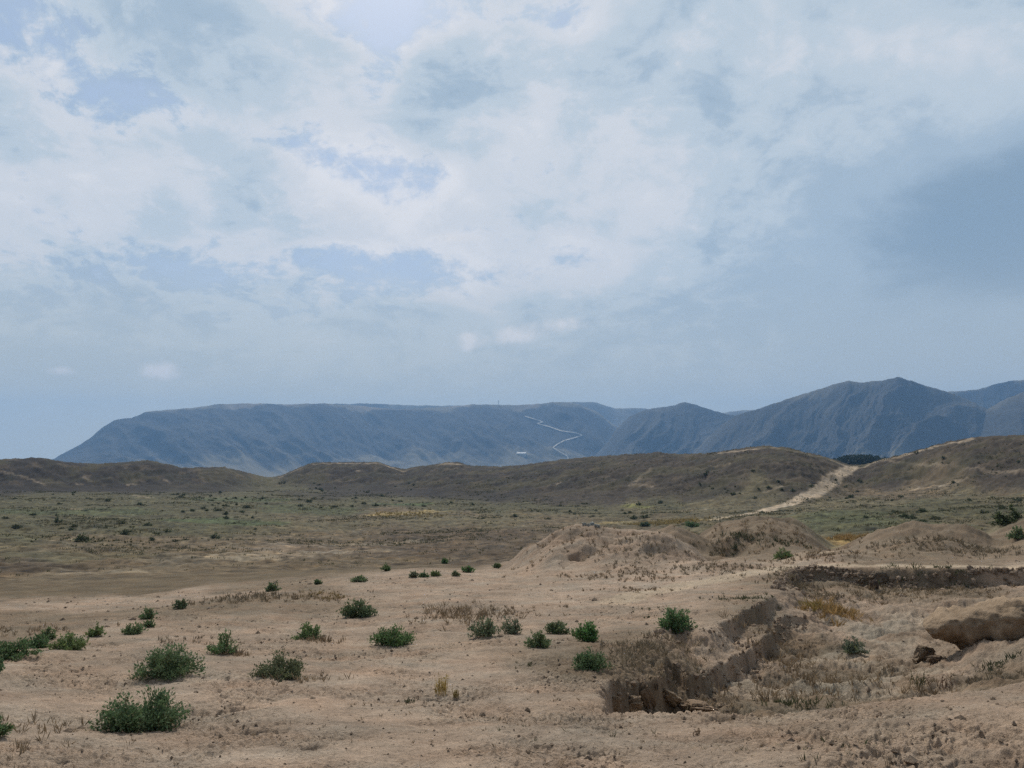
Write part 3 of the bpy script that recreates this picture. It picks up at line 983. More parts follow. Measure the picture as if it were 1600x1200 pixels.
# ---- zigzag road up the far slope
def ribbon(name, pts, hw, mat, mount, lift=3.0):
    P = [mount.cast(px, py) for px, py in pts]
    dense = []
    for (p0, p1) in zip(pts[:-1], pts[1:]):
        for k in range(6):
            dense.append((p0[0] + (p1[0] - p0[0]) * k / 6, p0[1] + (p1[1] - p0[1]) * k / 6))
    dense.append(pts[-1])
    v, f = [], []
    for i, (px, py) in enumerate(dense):
        c = mount.cast(px, py)
        up = mount.cast(px, py - 1.0) - c
        a_ = dense[max(0, i - 1)]
        b_ = dense[min(len(dense) - 1, i + 1)]
        tx, ty = b_[0] - a_[0], b_[1] - a_[1]
        L = math.hypot(tx, ty) or 1
        nx, ny = -ty / L, tx / L
        w = hw * (0.85 + 0.3 * random.random())
        for s_ in (-1, 1):
            q = mount.cast(px + s_ * nx * w, py + s_ * ny * w)
            n_ = (c * -1).normalized()
            q = q + Vector((0, 0, lift)) + n_ * lift
            v.append(q)
        if i:
            k = 2 * i
            f.append((k - 2, k - 1, k + 1, k))
    me = bpy.data.meshes.new(name)
    me.from_pydata(v, [], f)
    return add_obj(name, me, mat)


MAT_TRACK = simple_material('chalky_track', (0.52, 0.48, 0.41), 0.95, 0.35, 0.02)
ROAD = [(820, 651), (837, 656), (848, 660), (839, 662.5), (857, 667), (877, 674), (900, 677), (910, 681), (900, 684), (882, 689), (872, 694), (864, 700), (875, 707), (886, 713), (888, 718)]
road = ribbon('mountain_road', ROAD, 0.80, MAT_TRACK, M_PLATEAU)
tag(road, kind='structure')

# ------------------------------------------------------------------ plants
MAT_LEAF = simple_material('shrub_leaves', (0.06, 0.1, 0.04), 0.7, 0.15, 9.0, 0.28, 'col')
MAT_STEM = simple_material('woody_stems', (0.20, 0.16, 0.09), 0.9, 0.2, 12.0)
MAT_DRY = simple_material('dry_stalks', (0.3, 0.22, 0.12), 0.9, 0.2, 6.0, 0.2, 'col')


def leaf_quads(c, d, length, width, rng):
    """pointed leaves: centre of base c, direction d"""
    n = len(c)
    d = d / np.linalg.norm(d, axis=1, keepdims=True)
    side = np.cross(d, rng.normal(size=(n, 3)))
    side /= np.linalg.norm(side, axis=1, keepdims=True) + 1e-9
    L, W = length[:, None], width[:, None]
    v = np.stack([c, c + d * L * 0.45 + side * W, c + d * L, c + d * L * 0.45 - side * W], 1)
    return v.reshape(-1, 3)


def tubes(paths, r0, r1):
    """three sided tapering stems; paths is a list of (k,3) arrays"""
    V, Fc, base = [], [], 0
    for p in paths:
        k = len(p)
        for i, q in enumerate(p):
            rad = r0 + (r1 - r0) * i / (k - 1)
            for j in range(3):
                a_ = j * 2.094
                V.append((q[0] + rad * math.cos(a_), q[1] + rad * math.sin(a_), q[2]))
        for i in range(k - 1):
            for j in range(3):
                a0, a1 = base + i * 3 + j, base + i * 3 + (j + 1) % 3
                Fc += [a0, a1, a1 + 3, a0 + 3]
        base += 3 * k
    return np.array(V), np.array(Fc)


def shrub_geometry(seed, w, h, nleaf, leaf, nstem=18, loose=0.0, hue=(0.050, 0.083, 0.036), skew=0.0):
    rng = np.random.default_rng(seed)
    paths, cen, dirs, tipness = [], [], [], []
    per = max(6, nleaf // nstem)
    lob = rng.random(8) * 6.28
    for i in range(nstem):
        ang = rng.random() * 6.283
        rad = math.sqrt(rng.random())
        root = np.array([math.cos(ang) * rad * 0.30 * w * 0.5, math.sin(ang) * rad * 0.30 * w * 0.4, -0.03])
        ragged = 0.86 + 0.12 * math.sin(3 * ang + lob[0]) + 0.17 * rng.normal() * (0.4 + loose)
        ragged = min(1.25, max(0.5, ragged))
        tip = np.array([math.cos(ang) * rad * 0.5 * w, math.sin(ang) * rad * 0.42 * w,
                        h * ragged * (1.06 - 0.86 * rad ** 1.7)])
        tip[0] += skew * h * 0.3
        t = np.linspace(0, 1, 6)[:, None]
        mid = root * 0.55 + tip * 0.45 + np.array([0, 0, 0.10 * h])
        path = root * (1 - t) ** 2 + 2 * mid * t * (1 - t) + tip * t ** 2
        path[1:] += rng.normal(size=(5, 3)) * 0.02 * w
        paths.append(path)
        tt = rng.random(per) ** (0.75 - 0.2 * loose)
        tt = 0.10 + 0.92 * tt
        k = np.clip(tt * 5, 0, 4.999)
        i0 = k.astype(int)
        f = (k - i0)[:, None]
        c = path[i0] * (1 - f) + path[np.minimum(i0 + 1, 5)] * f
        spread = (0.10 - 0.05 * tt)[:, None] * w * (0.9 - 0.3 * loose)
        c = c + rng.normal(size=c.shape) * spread * np.array([1, 1, 0.7])
        c[:, 2] = np.abs(c[:, 2] - 0.005) + 0.004
        dd = (path[5] - path[0])[None] * 0.6 / h + rng.normal(size=c.shape) * 0.75 + np.array([0, 0, 0.25])
        cen.append(c)
        dirs.append(dd)
        tipness.append(tt)
    cen, dirs, tipness = np.concatenate(cen), np.concatenate(dirs), np.concatenate(tipness)
    n = len(cen)
    L = leaf * (0.6 + 0.8 * rng.random(n))
    v = leaf_quads(cen, dirs, L, L * (0.17 + 0.10 * rng.random(n)), rng)
    tone = (0.70 + 0.65 * rng.random(n))[:, None] * np.array(hue)[None]
    young = (rng.random(n) < 0.16)[:, None]
    tone = np.where(young, np.array((0.190, 0.220, 0.110))[None] * (0.7 + 0.5 * rng.random(n))[:, None], tone)
    cols = np.repeat(tone, 4, 0)
    return v, np.arange(len(v)), cols, paths


def build_shrub(seed, w, h, loc, label, r, group=None, loose=0.0, hue=(0.050, 0.083, 0.036), dens=1.0, cat='shrub', name='shrub', skew=0.0):
    leaf = max(0.030, 0.0032 * r)
    nleaf = int(np.clip(dens * 1.5 * w * (h + 0.25 * w) / (leaf * leaf * 0.21) * 2.0, 260, 26000))
    v, f, c, paths = shrub_geometry(seed, w, h, nleaf, leaf, int(np.clip(16 + 26 * w, 18, 52)), loose, hue, skew)
    root = bpy.data.objects.new(name, None)
    root.empty_display_size = 0.2
    COL.objects.link(root)
    root.location = loc
    tag(root, label, cat, group)
    add_obj('foliage', make_mesh('foliage', v, f, 4, False, c), MAT_LEAF, root)
    sv_, sf_ = tubes(paths, max(0.006, 0.0006 * r), max(0.003, 0.0003 * r))
    add_obj('stems', make_mesh('stems', sv_, sf_, 4), MAT_STEM, root)
    return root


def full_ground(x, y):
    return ground_z(x, y, True)


NEAR_SHRUBS = [
    # px, py of the foot, width, height in pixels of the photograph, label, looseness
    (225, 1138, 124, 54, 'largest green shrub, low and wide with feathery tips, nearest in the left foreground', 0.5),
    (258, 1056, 88, 46, 'big dark green dome shaped shrub just behind the widest feathery one', 0.2),
    (347, 1021, 46, 29, 'scraggly small shrub with a bare patch in its middle beside the dark dome shrub', 0.9),
    (110, 1015, 54, 20, 'low flat green shrub spreading between two round ones on the left slope', 0.3),
    (18, 1027, 62, 20, 'long flat mat of green shrub at the left edge of the slope', 0.2),
    (56, 1013, 36, 17, 'small green shrub touching the long flat mat at its right end', 0.3),
    (73, 998, 24, 14, 'small round shrub just uphill of the flat mat of green', 0.3),
    (149, 994, 22, 15, 'tiny round shrub alone to the right of the low flat one', 0.4),
    (209, 990, 32, 15, 'low dark shrub in front of a pair of tiny shrubs on the left slope', 0.3),
    (234, 967, 25, 15, 'tiny round shrub, upper one of a pair on the left slope', 0.3),
    (233, 979, 16, 11, 'tiniest shrub tucked under another tiny one on the left slope', 0.3),
    (284, 951, 20, 15, 'yellowish faded little shrub on the left slope', 0.7),
    (-8, 1050, 26, 20, 'green shrub cut by the left picture edge below the flat mat', 0.3),
    (-14, 1150, 44, 30, 'green shrub cut by the left picture edge level with the largest shrub', 0.4),
    (560, 964, 54, 27, 'dark compact shrub standing alone, farthest of the larger ones in the centre', 0.2),
    (616, 1008, 68, 29, 'dense broad green shrub in the middle of the bare platform', 0.1),
    (444, 1058, 84, 33, 'wide grey green shrub low in the foreground left of centre', 0.3),
    (482, 1000, 40, 26, 'small spiky shrub beside dry stalks left of the dense broad one', 0.8),
    (425, 924, 21, 14, 'small shrub on the far lip of the slope near brown weeds', 0.3),
    (759, 994, 52, 27, 'pale thin green shrub beside a patch of brown dry weeds', 0.7),
    (801, 990, 36, 26, 'darker upright shrub touching the pale thin one', 0.4),
    (868, 990, 40, 19, 'low neat green shrub behind the forked one', 0.2),
    (842, 1011, 42, 25, 'small shrub with a forked top in the centre row', 0.5),
    (921, 1001, 50, 29, 'bright green bushy shrub with upright tips right of the centre row', 0.3),
    (919, 1046, 62, 32, 'rounded green shrub on the brink of the pit edge', 0.2),
    (1052, 987, 58, 36, 'bright leafy shrub leaning down the side of the dug pit', 0.4),
    (604, 892, 14, 9, 'little dark shrub beyond the platform lip, left of a row of three', 0.2),
    (560, 909, 27, 8, 'thin low shrub on the platform lip in the centre', 0.6),
    (498, 913, 12, 7, 'tiny shrub on the platform lip left of the thin low one', 0.3),
    (646, 902, 12, 8, 'tiny faded shrub, left one of a row of three on the lip', 0.6),
    (663, 902, 13, 8, 'tiny shrub, middle one of a row of three on the lip', 0.4),
    (681, 900, 15, 8, 'tiny shrub, right one of a row of three on the lip', 0.3),
    (712, 900, 11, 6, 'tiny brownish shrub between the row of three and the next green one', 0.7),
    (732, 894, 20, 10, 'small bright shrub on the lip left of the big earth mound', 0.2),
    (777, 887, 11, 7, 'tiny shrub at the foot of the big earth mound', 0.3),
    (694, 881, 10, 7, 'tiny shrub out past the lip behind the row of three', 0.2),
    (1336, 1020, 36, 20, 'dull grey green shrub on the floor of the pit', 0.5),
    (1226, 873, 28, 13, 'green shrub in the hollow at the foot of the second mound', 0.3),
    (1152, 832, 0, 0, '', 0),
    (1081, 824, 22, 9, 'dark green shrub in straw grass behind the big mound', 0.2),
    (1008, 823, 14, 6, 'small dark shrub in straw grass just right of the pale stones', 0.2),
    (1592, 842, 26, 14, 'dark shrub on the side of the mound at the right edge', 0.3),
]
k = 0
for i, (px, py, pw, ph, lab, loose) in enumerate(NEAR_SHRUBS):
    if not pw:
        continue
    x, y, z = cast(px, py, full_ground, r0=3.0, r1=130, n=3000)
    r = math.hypot(x, y)
    hue = (0.130, 0.196, 0.084)
    if 'faded' in lab or 'pale' in lab or 'dull' in lab or 'brownish' in lab or 'grey' in lab:
        hue = (0.140, 0.172, 0.104)
    if 'bright' in lab:
        hue = (0.100, 0.205, 0.072)
    jit = random.uniform(0.82, 1.2)
    hue = (hue[0] * jit * random.uniform(0.88, 1.15), hue[1] * jit, hue[2] * jit * random.uniform(0.85, 1.15))
    dens = 0.6 if ('thin' in lab or 'scraggly' in lab) else 1.0
    build_shrub(100 + i, pw * r / F_PX * 1.02, ph * r / F_PX * 0.95, (x, y, z), lab, r, 'shrubs on the near slope', loose, hue, dens,
                skew=random.uniform(-0.5, 0.5))

# ---- shrubs dotted over the plain: a few shapes, many copies
FAR_MESH = []
for i in range(8):
    v, f, c, _ = shrub_geometry(900 + i, 1.0, 0.42 + 0.12 * (i % 3), 420, 0.13, 16, 0.3, (0.056, 0.074, 0.034) if i % 3 else (0.080, 0.084, 0.042))
    FAR_MESH.append(make_mesh('far_shrub', v, f, 4, False, c))
    FAR_MESH[-1].materials.append(MAT_LEAF)
PROTO = bpy.data.objects.new('shrub', FAR_MESH[0])
ZONES = [
    # polygon box in the photograph, how many, width range in metres, label
    ((0, 770, 430, 850), 46, (0.8, 2.0), 'small dark shrub dotted over the green plain at the left', 'shrubs on the left plain'),
    ((270, 770, 420, 800), 34, (0.9, 2.2), 'dark green shrub in the dense belt below the left rampart', 'belt of shrubs below the left rampart'),
    ((430, 752, 660, 795), 52, (0.9, 2.2), 'dark shrub in the thicket below the middle rampart', 'thicket below the middle rampart'),
    ((660, 785, 1060, 812), 40, (0.7, 1.8), 'small shrub dotted over the plain behind the earth mounds', 'shrubs behind the mounds'),
    ((1060, 735, 1240, 785), 20, (0.9, 2.2), 'shrub dotted on the rampart slope left of the dirt track', 'shrubs left of the track'),
    ((1305, 748, 1345, 790), 8, (0.9, 2.2), 'shrub standing close beside the climbing dirt track', 'shrubs right of the track'),
    ((1290, 775, 1600, 822), 26, (0.7, 2.0), 'small shrub dotted over the green flat at the right', 'shrubs on the right flat'),
    ((1340, 690, 1600, 765), 16, (0.6, 1.6), 'small shrub dotted on the right rampart slope', 'shrubs on the right rampart'),
]
first = True
for (x0, y0, x1, y1), cnt, (w0, w1), lab, grp in ZONES:
    for _ in range(cnt):
        px, py = random.uniform(x0, x1), random.uniform(y0, y1)
        x, y, z = cast(px, py, smooth_ground, r0=40, r1=480, n=900)
        if math.hypot(x, y) > 470:
            continue
        o = PROTO if first else PROTO.copy()
        first = False
        o.data = random.choice(FAR_MESH)
        COL.objects.link(o)
        sw = random.uniform(w0, w1) * random.choice((0.7, 1.0, 1.0, 1.2))
        o.location = (x, y, z - 0.05)
        o.scale = (sw, sw, sw * random.uniform(0.55, 0.85))
        o.rotation_euler = (0, 0, random.uniform(0, 6.28))
        tag(o, lab, 'shrub', grp)
for px, py, w_, lab in ((1412, 808, 1.6, 'darkest shrub of the touching pair on the right flat, left one'), (1424, 811, 1.7, 'darkest shrub of the touching pair on the right flat, right one'),
                        (1590, 782, 1.8, 'wide dark shrub on the green flat by the right picture edge'), (1190, 802, 1.7, 'dark shrub where the dirt track meets the mounds'),
                        (1268, 760, 2.2, 'round shrub on the left verge halfway up the track'), (1320, 762, 2.4, 'round shrub on the right verge halfway up the track')):
    x, y, z = cast(px, py, smooth_ground, r0=40, r1=480, n=900)
    o = PROTO.copy()
    o.data = FAR_MESH[1]
    COL.objects.link(o)
    o.location = (x, y, z - 0.05)
    o.scale = (w_, w_, min(w_, 1.6) * 0.6)
    tag(o, lab, 'shrub', 'marked shrubs of the plain')

# ---- ground cover on the plain and stalks near by (uncountable)
def tufts(name, pos, hgt, wid, blades, cols, mat, seed=1):
    thick = np.hypot(pos[:, 0], pos[:, 1]) * 0.00045
    """many small tufts of pointed blades in one mesh"""
    rng = np.random.default_rng(seed)
    n = len(pos)
    c = np.repeat(pos, blades, 0)
    H, W = np.repeat(hgt, blades), np.repeat(wid, blades)
    m = len(c)
    c = c + np.stack([rng.normal(size=m) * W * 0.35, rng.normal(size=m) * W * 0.35, np.zeros(m)], 1)
    d = np.stack([rng.normal(size=m) * 0.55, rng.normal(size=m) * 0.55, np.ones(m)], 1)
    L = H * (0.6 + 0.7 * rng.random(m))
    v = leaf_quads(c, d, L, np.maximum(L * 0.055, np.repeat(thick, blades)), rng)
    cc = np.repeat(np.repeat(cols, blades, 0) * (0.75 + 0.5 * rng.random(m))[:, None], 4, 0)
    return add_obj(name, make_mesh(name, v, np.arange(len(v)), 4, False, cc), mat)


rng = np.random.default_rng(77)
# plain
NC = 26000
az = rng.uniform(-0.62, 0.62, NC * 3)
r = np.exp(rng.uniform(math.log(48), math.log(330), NC * 3))
x, y = r * np.sin(az), r * np.cos(az)
dens = sst(fbm(x / 22, y / 14, 4, 0.6, 151), 0.0, 0.55) * sst(r, 60, 140)
keep = rng.random(len(x)) < dens * 0.9 + 0.015
x, y, r = x[keep][:NC], y[keep][:NC], r[keep][:NC]
z = ground_z(x, y, True)
pick = rng.random(len(x))
cols = np.where((pick < 0.62)[:, None], (0.100, 0.104, 0.052), np.where((pick < 0.85)[:, None], (0.150, 0.128, 0.070), (0.26, 0.21, 0.12)))
o = tufts('ground_cover', np.stack([x, y, z], 1), rng.uniform(0.10, 0.30, len(x)) * (0.7 + r / 300), rng.uniform(0.3, 1.0, len(x)) * (0.6 + r / 250), 6, cols, MAT_DRY, 5)
tag(o, kind='stuff')


def patch(name, spots, seed, thin=0.5):
    """dry growth in the hollows: (px, py, half width m, half depth m, tufts, height, colour)"""
    rg = np.random.default_rng(seed)
    P, H, W, C = [], [], [], []
    for px, py, hw, hd, n_, h_, col in spots:
        q = gpt(px, py)
        a0 = math.atan2(q[0], q[1])
        n_ = max(8, int(n_ * thin))
        u, v_ = rg.normal(size=n_) * hw * 0.55, rg.normal(size=n_) * hd * 0.55
        X = q[0] + u * math.cos(a0) + v_ * math.sin(a0)
        Y = q[1] - u * math.sin(a0) + v_ * math.cos(a0)
        P.append(np.stack([X, Y, ground_z(X, Y, True) - 0.01], 1))
        H.append(h_ * (0.5 + rg.random(n_)))
        W.append(h_ * (0.3 + 0.6 * rg.random(n_)))
        C.append(np.array(col)[None] * (0.75 + 0.5 * rg.random(n_))[:, None])
    o = tufts(name, np.concatenate(P), np.concatenate(H), np.concatenate(W), 7, np.concatenate(C), MAT_DRY, seed)
    return tag(o, kind='stuff')


BRN, GREY, GOLD, DULL = (0.26, 0.195, 0.125), (0.23, 0.185, 0.125), (0.37, 0.25, 0.11), (0.10, 0.105, 0.055)
patch('dry_weeds', [
    (720, 962, 0.85, 1.4, 170, 0.13, BRN), (800, 955, 1.0, 0.9, 70, 0.08, BRN), (385, 936, 1.3, 1.0, 110, 0.14, GREY), (470, 935, 1.3, 1.0, 60, 0.10, BRN), (500, 1003, 0.35, 0.3, 40, 0.09, BRN),
    (365, 1022, 0.25, 0.25, 40, 0.09, BRN), (510, 930, 0.7, 0.7, 50, 0.1, (0.27, 0.2, 0.09)), (60, 985, 1.2, 0.8, 60, 0.08, BRN), (300, 1000, 0.9, 0.7, 40, 0.07, GREY), (470, 1060, 0.4, 0.25, 40, 0.07, BRN),
    (1010, 1015, 0.65, 0.7, 190, 0.09, GREY), (1050, 1000, 0.5, 0.5, 90, 0.09, GREY), (985, 1035, 0.45, 0.4, 80, 0.08, GREY), (1210, 1030, 0.7, 0.9, 80, 0.13, BRN), (1250, 1060, 0.7, 0.7, 60, 0.13, BRN),
    (1300, 1075, 0.8, 0.6, 60, 0.12, BRN), (1230, 1015, 0.8, 1.2, 60, 0.10, BRN), (1330, 1045, 0.8, 0.8, 35, 0.10, BRN), (1380, 925, 2.6, 0.8, 130, 0.12, GREY), (1300, 932, 1.3, 0.8, 130, 0.12, GREY),
    (1450, 925, 2.5, 1.6, 120, 0.13, BRN), (1200, 1085, 0.6, 0.5, 45, 0.13, BRN), (1420, 1080, 0.6, 0.4, 60, 0.10, BRN), (1550, 1055, 0.7, 0.3, 110, 0.10, GREY), (1240, 910, 0.5, 0.8, 120, 0.13, GREY),
    (960, 897, 1.8, 0.9, 130, 0.09, BRN), (1020, 905, 1.1, 0.6, 60, 0.08, BRN), (990, 922, 1.2, 0.6, 60, 0.08, BRN), (1130, 885, 2.0, 0.8, 160, 0.10, GREY), (1100, 1100, 0.6, 0.4, 50, 0.09, BRN),
    (1500, 850, 2.0, 1.2, 160, 0.15, GREY), (1440, 852, 2.4, 1.4, 150, 0.14, GREY), (1190, 835, 3.0, 3.0, 200, 0.14, BRN), (1000, 850, 2.0, 1.5, 160, 0.12, GREY), (900, 840, 2.0, 2.0, 110, 0.11, BRN),
    (1500, 1000, 0.4, 0.3, 15, 0.08, DULL), (20, 1130, 0.6, 0.5, 40, 0.07, BRN), (40, 1165, 0.4, 0.3, 30, 0.06, BRN), (900, 1130, 3.0, 0.8, 60, 0.03, BRN), (400, 1150, 3.0, 1.0, 60, 0.03, BRN),
    (1400, 1150, 2.0, 1.0, 40, 0.035, BRN), (650, 1110, 1.5, 1.0, 40, 0.035, BRN), (1130, 862, 1.0, 0.6, 50, 0.14, (0.15, 0.13, 0.08)), (1280, 870, 2.0, 1.5, 120, 0.12, BRN)], 201, 0.8)
patch('golden_grass', [(1300, 953, 0.55, 0.7, 300, 0.17, GOLD), (1275, 948, 0.35, 0.4, 90, 0.13, (0.33, 0.26, 0.09)), (1328, 843, 1.3, 2.2, 420, 0.30, GOLD), (1040, 818, 5.5, 6.0, 700, 0.45, (0.36, 0.28, 0.13)),
                       (640, 805, 9, 9, 300, 0.4, (0.36, 0.28, 0.12))], 202)
patch('green_ground_plants', [(1236, 1106, 0.42, 0.25, 130, 0.10, DULL), (1160, 935, 0.6, 0.7, 120, 0.09, DULL), (1560, 1040, 0.4, 0.2, 60, 0.09, (0.08, 0.09, 0.05)), (1150, 842, 0.8, 0.8, 60, 0.22, (0.07, 0.085, 0.045)),
                              (1215, 850, 1.2, 1.0, 50, 0.20, (0.075, 0.085, 0.045)), (880, 1150, 0.8, 0.4, 25, 0.035, DULL), (1240, 1165, 0.6, 0.5, 40, 0.04, DULL), (1440, 902, 1.5, 0.5, 90, 0.14, (0.09, 0.1, 0.05)),
                              (1020, 955, 0.8, 0.8, 40, 0.05, DULL), (830, 1035, 0.7, 0.4, 30, 0.04, DULL), (140, 845, 9.0, 9.0, 120, 0.3, (0.09, 0.095, 0.045))], 203)


def sprig(px, py, h_px, n_, col, label, name='grass_tuft', cat='grass tuft', spread=0.5):
    x, y, z = cast(px, py, full_ground, r0=3, r1=60, n=3000)
    r_ = math.hypot(x, y)
    h_ = h_px * r_ / F_PX
    rg = np.random.default_rng(int(px))
    c = np.stack([rg.normal(size=n_) * h_ * 0.18 * spread * 2, rg.normal(size=n_) * h_ * 0.15 * spread * 2, np.zeros(n_) - 0.01], 1)
    d = np.stack([rg.normal(size=n_) * 0.3 * spread, rg.normal(size=n_) * 0.3 * spread, np.ones(n_)], 1)
    L = h_ * (0.5 + 0.6 * rg.random(n_))
    v = leaf_quads(c, d, L, np.full(n_, max(0.006, 0.0006 * r_)), rg)
    # seed heads / side leaves
    m = n_ * 4
    k_ = rg.integers(0, n_, m)
    t_ = rg.uniform(0.3, 1.0, m)[:, None]
    c2 = c[k_] + d[k_] / np.linalg.norm(d[k_], axis=1, keepdims=True) * L[k_][:, None] * t_
    v2 = leaf_quads(c2, rg.normal(size=(m, 3)) + np.array([0, 0, 0.7]), np.full(m, h_ * 0.16), np.full(m, max(0.005, h_ * 0.025)), rg)
    v = np.concatenate([v, v2])
    cc = np.repeat(np.array(col)[None] * (0.7 + 0.6 * rg.random(n_ + m))[:, None], 4, 0)
    o = add_obj(name, make_mesh(name, v, np.arange(len(v)), 4, False, cc), MAT_DRY)
    o.location = (x, y, z)
    return tag(o, label, cat)


sprig(690, 1086, 30, 34, (0.42, 0.31, 0.12), 'yellow dry grass tuft standing alone on bare soil in the centre foreground')
sprig(711, 1090, 16, 20, (0.30, 0.23, 0.10), 'short brownish grass tuft touching the yellow tuft')
sprig(639, 1098, 9, 26, (0.12, 0.12, 0.07), 'tiny dark green tuft left of the yellow grass tuft', spread=1.2)
sprig(1439, 1076, 28, 12, (0.12, 0.115, 0.06), 'upright thin thistle at the near edge of the pit', 'thistle', 'thistle', 0.6)
sprig(1472, 1078, 24, 14, (0.17, 0.11, 0.075), 'dry reddish weed right of the thistle at the pit edge', 'dry_weed', 'weed', 0.8)
sprig(1089, 1148, 12, 8, (0.2, 0.14, 0.09), 'single dry sprig on bare soil below the pit corner', 'dry_weed', 'weed', 0.7)
sprig(1000, 1066, 14, 6, (0.14, 0.1, 0.07), 'thin bare stalk rising among the broken earth blocks, left one', 'dry_weed', 'weed', 0.5)
sprig(1026, 1078, 16, 6, (0.14, 0.1, 0.07), 'thin bare stalk rising among the broken earth blocks, right one', 'dry_weed', 'weed', 0.5)

# ------------------------------------------------------------------ wall remnant, clods and stones
MAT_ADOBE = earth_material('adobe_earth', 0.9, (16, 70), 0.34, 0.04, 2.0, 0.8)


def log_shape(name, top, bot, r0, r1, depth, seed, col, label, cat):
    """weathered earth wall: top and under edge as seen, lying from range r0 to r1"""
    nu, nv = 90, 56
    tx = np.array([p[0] for p in top], float)
    U = tx[0] + (tx[-1] - tx[0]) * np.linspace(0, 1, nu) ** 1.5
    V, C = [], []
    q0 = np.array(pt(top[0][0], top[0][1], r0))
    for i, px in enumerate(U):
        s = (px - tx[0]) / (tx[-1] - tx[0])
        ty = np.interp(px, tx, [p[1] for p in top])
        by = np.interp(px, [p[0] for p in bot], [p[1] for p in bot])
        rr = r0 + (r1 - r0) * s
        T, B = np.array(pt(px, ty, rr)), np.array(pt(px, by, rr))
        mid, hh = (T + B) / 2, max(0.02, (T[2] - B[2]) / 2)
        az_ = math.atan2(mid[0], mid[1])
        end = min(1.0, math.sqrt(max(0.0, (i + 0.4) / 14.0)))
        dp = depth * end
        for j in range(nv):
            th = 2 * math.pi * j / nv
            c_, s_ = math.cos(th), math.sin(th)
            c_ = math.copysign(abs(c_) ** 0.8, c_)
            s_ = math.copysign(abs(s_) ** 0.75, s_)
            lean = 0.25 * hh * s_          # upper part overhangs towards the viewer
            off = c_ * dp - lean
            V.append(mid + np.array([math.sin(az_) * off, math.cos(az_) * off, hh * s_ * (0.35 + 0.65 * end)]))
            C.append(col)
    V = np.array(V)
    C = np.array(C)
    w = fbm(V[:, 0] / 0.5 + V[:, 2] * 1.7, V[:, 1] / 0.5 + V[:, 2] * 1.1, 4, 0.55, seed)
    w2 = fbm(V[:, 0] / 0.13, V[:, 2] / 0.10 + V[:, 1], 4, 0.6, seed + 9)
    mid = V.reshape(nu, nv, 3).mean(1, keepdims=True)
    dirv = V.reshape(nu, nv, 3) - mid
    dirv /= np.linalg.norm(dirv, axis=2, keepdims=True) + 1e-9
    V = (V.reshape(nu, nv, 3) + dirv * (0.13 * w + 0.06 * w2 + 0.05 * np.abs(pn(V[:, 2] / 0.10 + 0.6 * w, V[:, 0] / 0.9, seed + 3)) - 0.05 * np.abs(fbm(V[:, 0] / 0.35, V[:, 1] / 0.35 + V[:, 2] * 2.0, 3, 0.6, seed + 5))).reshape(nu, nv, 1)).reshape(-1, 3)
    C = C * (1 + 0.25 * w + 0.2 * w2)[:, None]
    f = grid_faces(nu, nv, True)
    me = make_mesh(name, V - q0, f, 4, True, C)
    # close the two ends
    import bmesh
    bm = bmesh.new()
    bm.from_mesh(me)
    bm.verts.ensure_lookup_table()
    for ring in (range(nv), range((nu - 1) * nv, nu * nv)):
        try:
            bm.faces.new([bm.verts[q] for q in ring])
        except ValueError:
            pass
    bmesh.ops.recalc_face_normals(bm, faces=bm.faces)
    bm.to_mesh(me)
    bm.free()
    o = add_obj(name, me, MAT_ADOBE)
    o.location = q0
    return tag(o, label, cat)


log_shape('mudbrick_wall', [(1442, 970), (1455, 962), (1480, 955), (1520, 946), (1560, 940), (1600, 936), (1680, 930), (1900, 930)],
          [(1442, 978), (1455, 990), (1480, 1002), (1510, 1010), (1545, 1008), (1600, 1010), (1700, 1040), (1900, 1060)], 16.0, 15.5, 0.62, 301, (0.33, 0.24, 0.16),
          'long rounded remnant of an earth wall overhanging the pit floor at the right', 'earth wall')

def clod_mesh(seed, sx, sy, sz, lump=0.25, sub=4, col=(0.26, 0.185, 0.12), square=0.6):
    import bmesh
    bm = bmesh.new()
    bmesh.ops.create_icosphere(bm, subdivisions=sub, radius=1.0)
    v = np.array([q.co[:] for q in bm.verts])
    f = np.array([[q.index for q in fc.verts] for fc in bm.faces])
    bm.free()
    a_ = np.sign(v) * np.abs(v) ** square
    off = seed * 3.7
    w = fbm(v[:, 0] * 1.2 + off, v[:, 1] * 1.2 + v[:, 2] * 1.5, 4, 0.55, seed)
    w2 = fbm(v[:, 0] * 5 + off, v[:, 2] * 5 + v[:, 1] * 4, 3, 0.6, seed + 4)
    w3 = np.abs(fbm(v[:, 0] * 2.6 - off, v[:, 1] * 2.6 + v[:, 2] * 2.2, 3, 0.6, seed + 8))
    a_ = a_ * (1 + lump * w + 0.14 * w2 - 0.35 * w3)[:, None]
    a_ = a_ * np.array((sx, sy, sz))
    c = np.array(col)[None] * (1 + 0.3 * w + 0.25 * w2)[:, None]
    return make_mesh('clod', a_, f.reshape(-1), 3, True, np.clip(c, 0.03, 0.8))


def clod(px, py, wpx, hpx, label, tilt=(0, 0, 0), seed=1, col=(0.25, 0.175, 0.115), name='earth_block', cat='earth block', depth=0.8, r0=3.0, sink=0.25, square=0.6):
    x, y, z = cast(px, py, full_ground, r0=r0, r1=140, n=3000)
    r_ = math.hypot(x, y)
    sx, sz = 0.5 * wpx * r_ / F_PX, 0.5 * hpx * r_ / F_PX
    o = add_obj(name, clod_mesh(seed, sx, sx * depth, sz * (1 + sink), 0.4, 5, col, square), MAT_ADOBE)
    o.location = (x, y, z + sz * (1 - sink))
    o.rotation_euler = tilt
    return tag(o, label, cat)


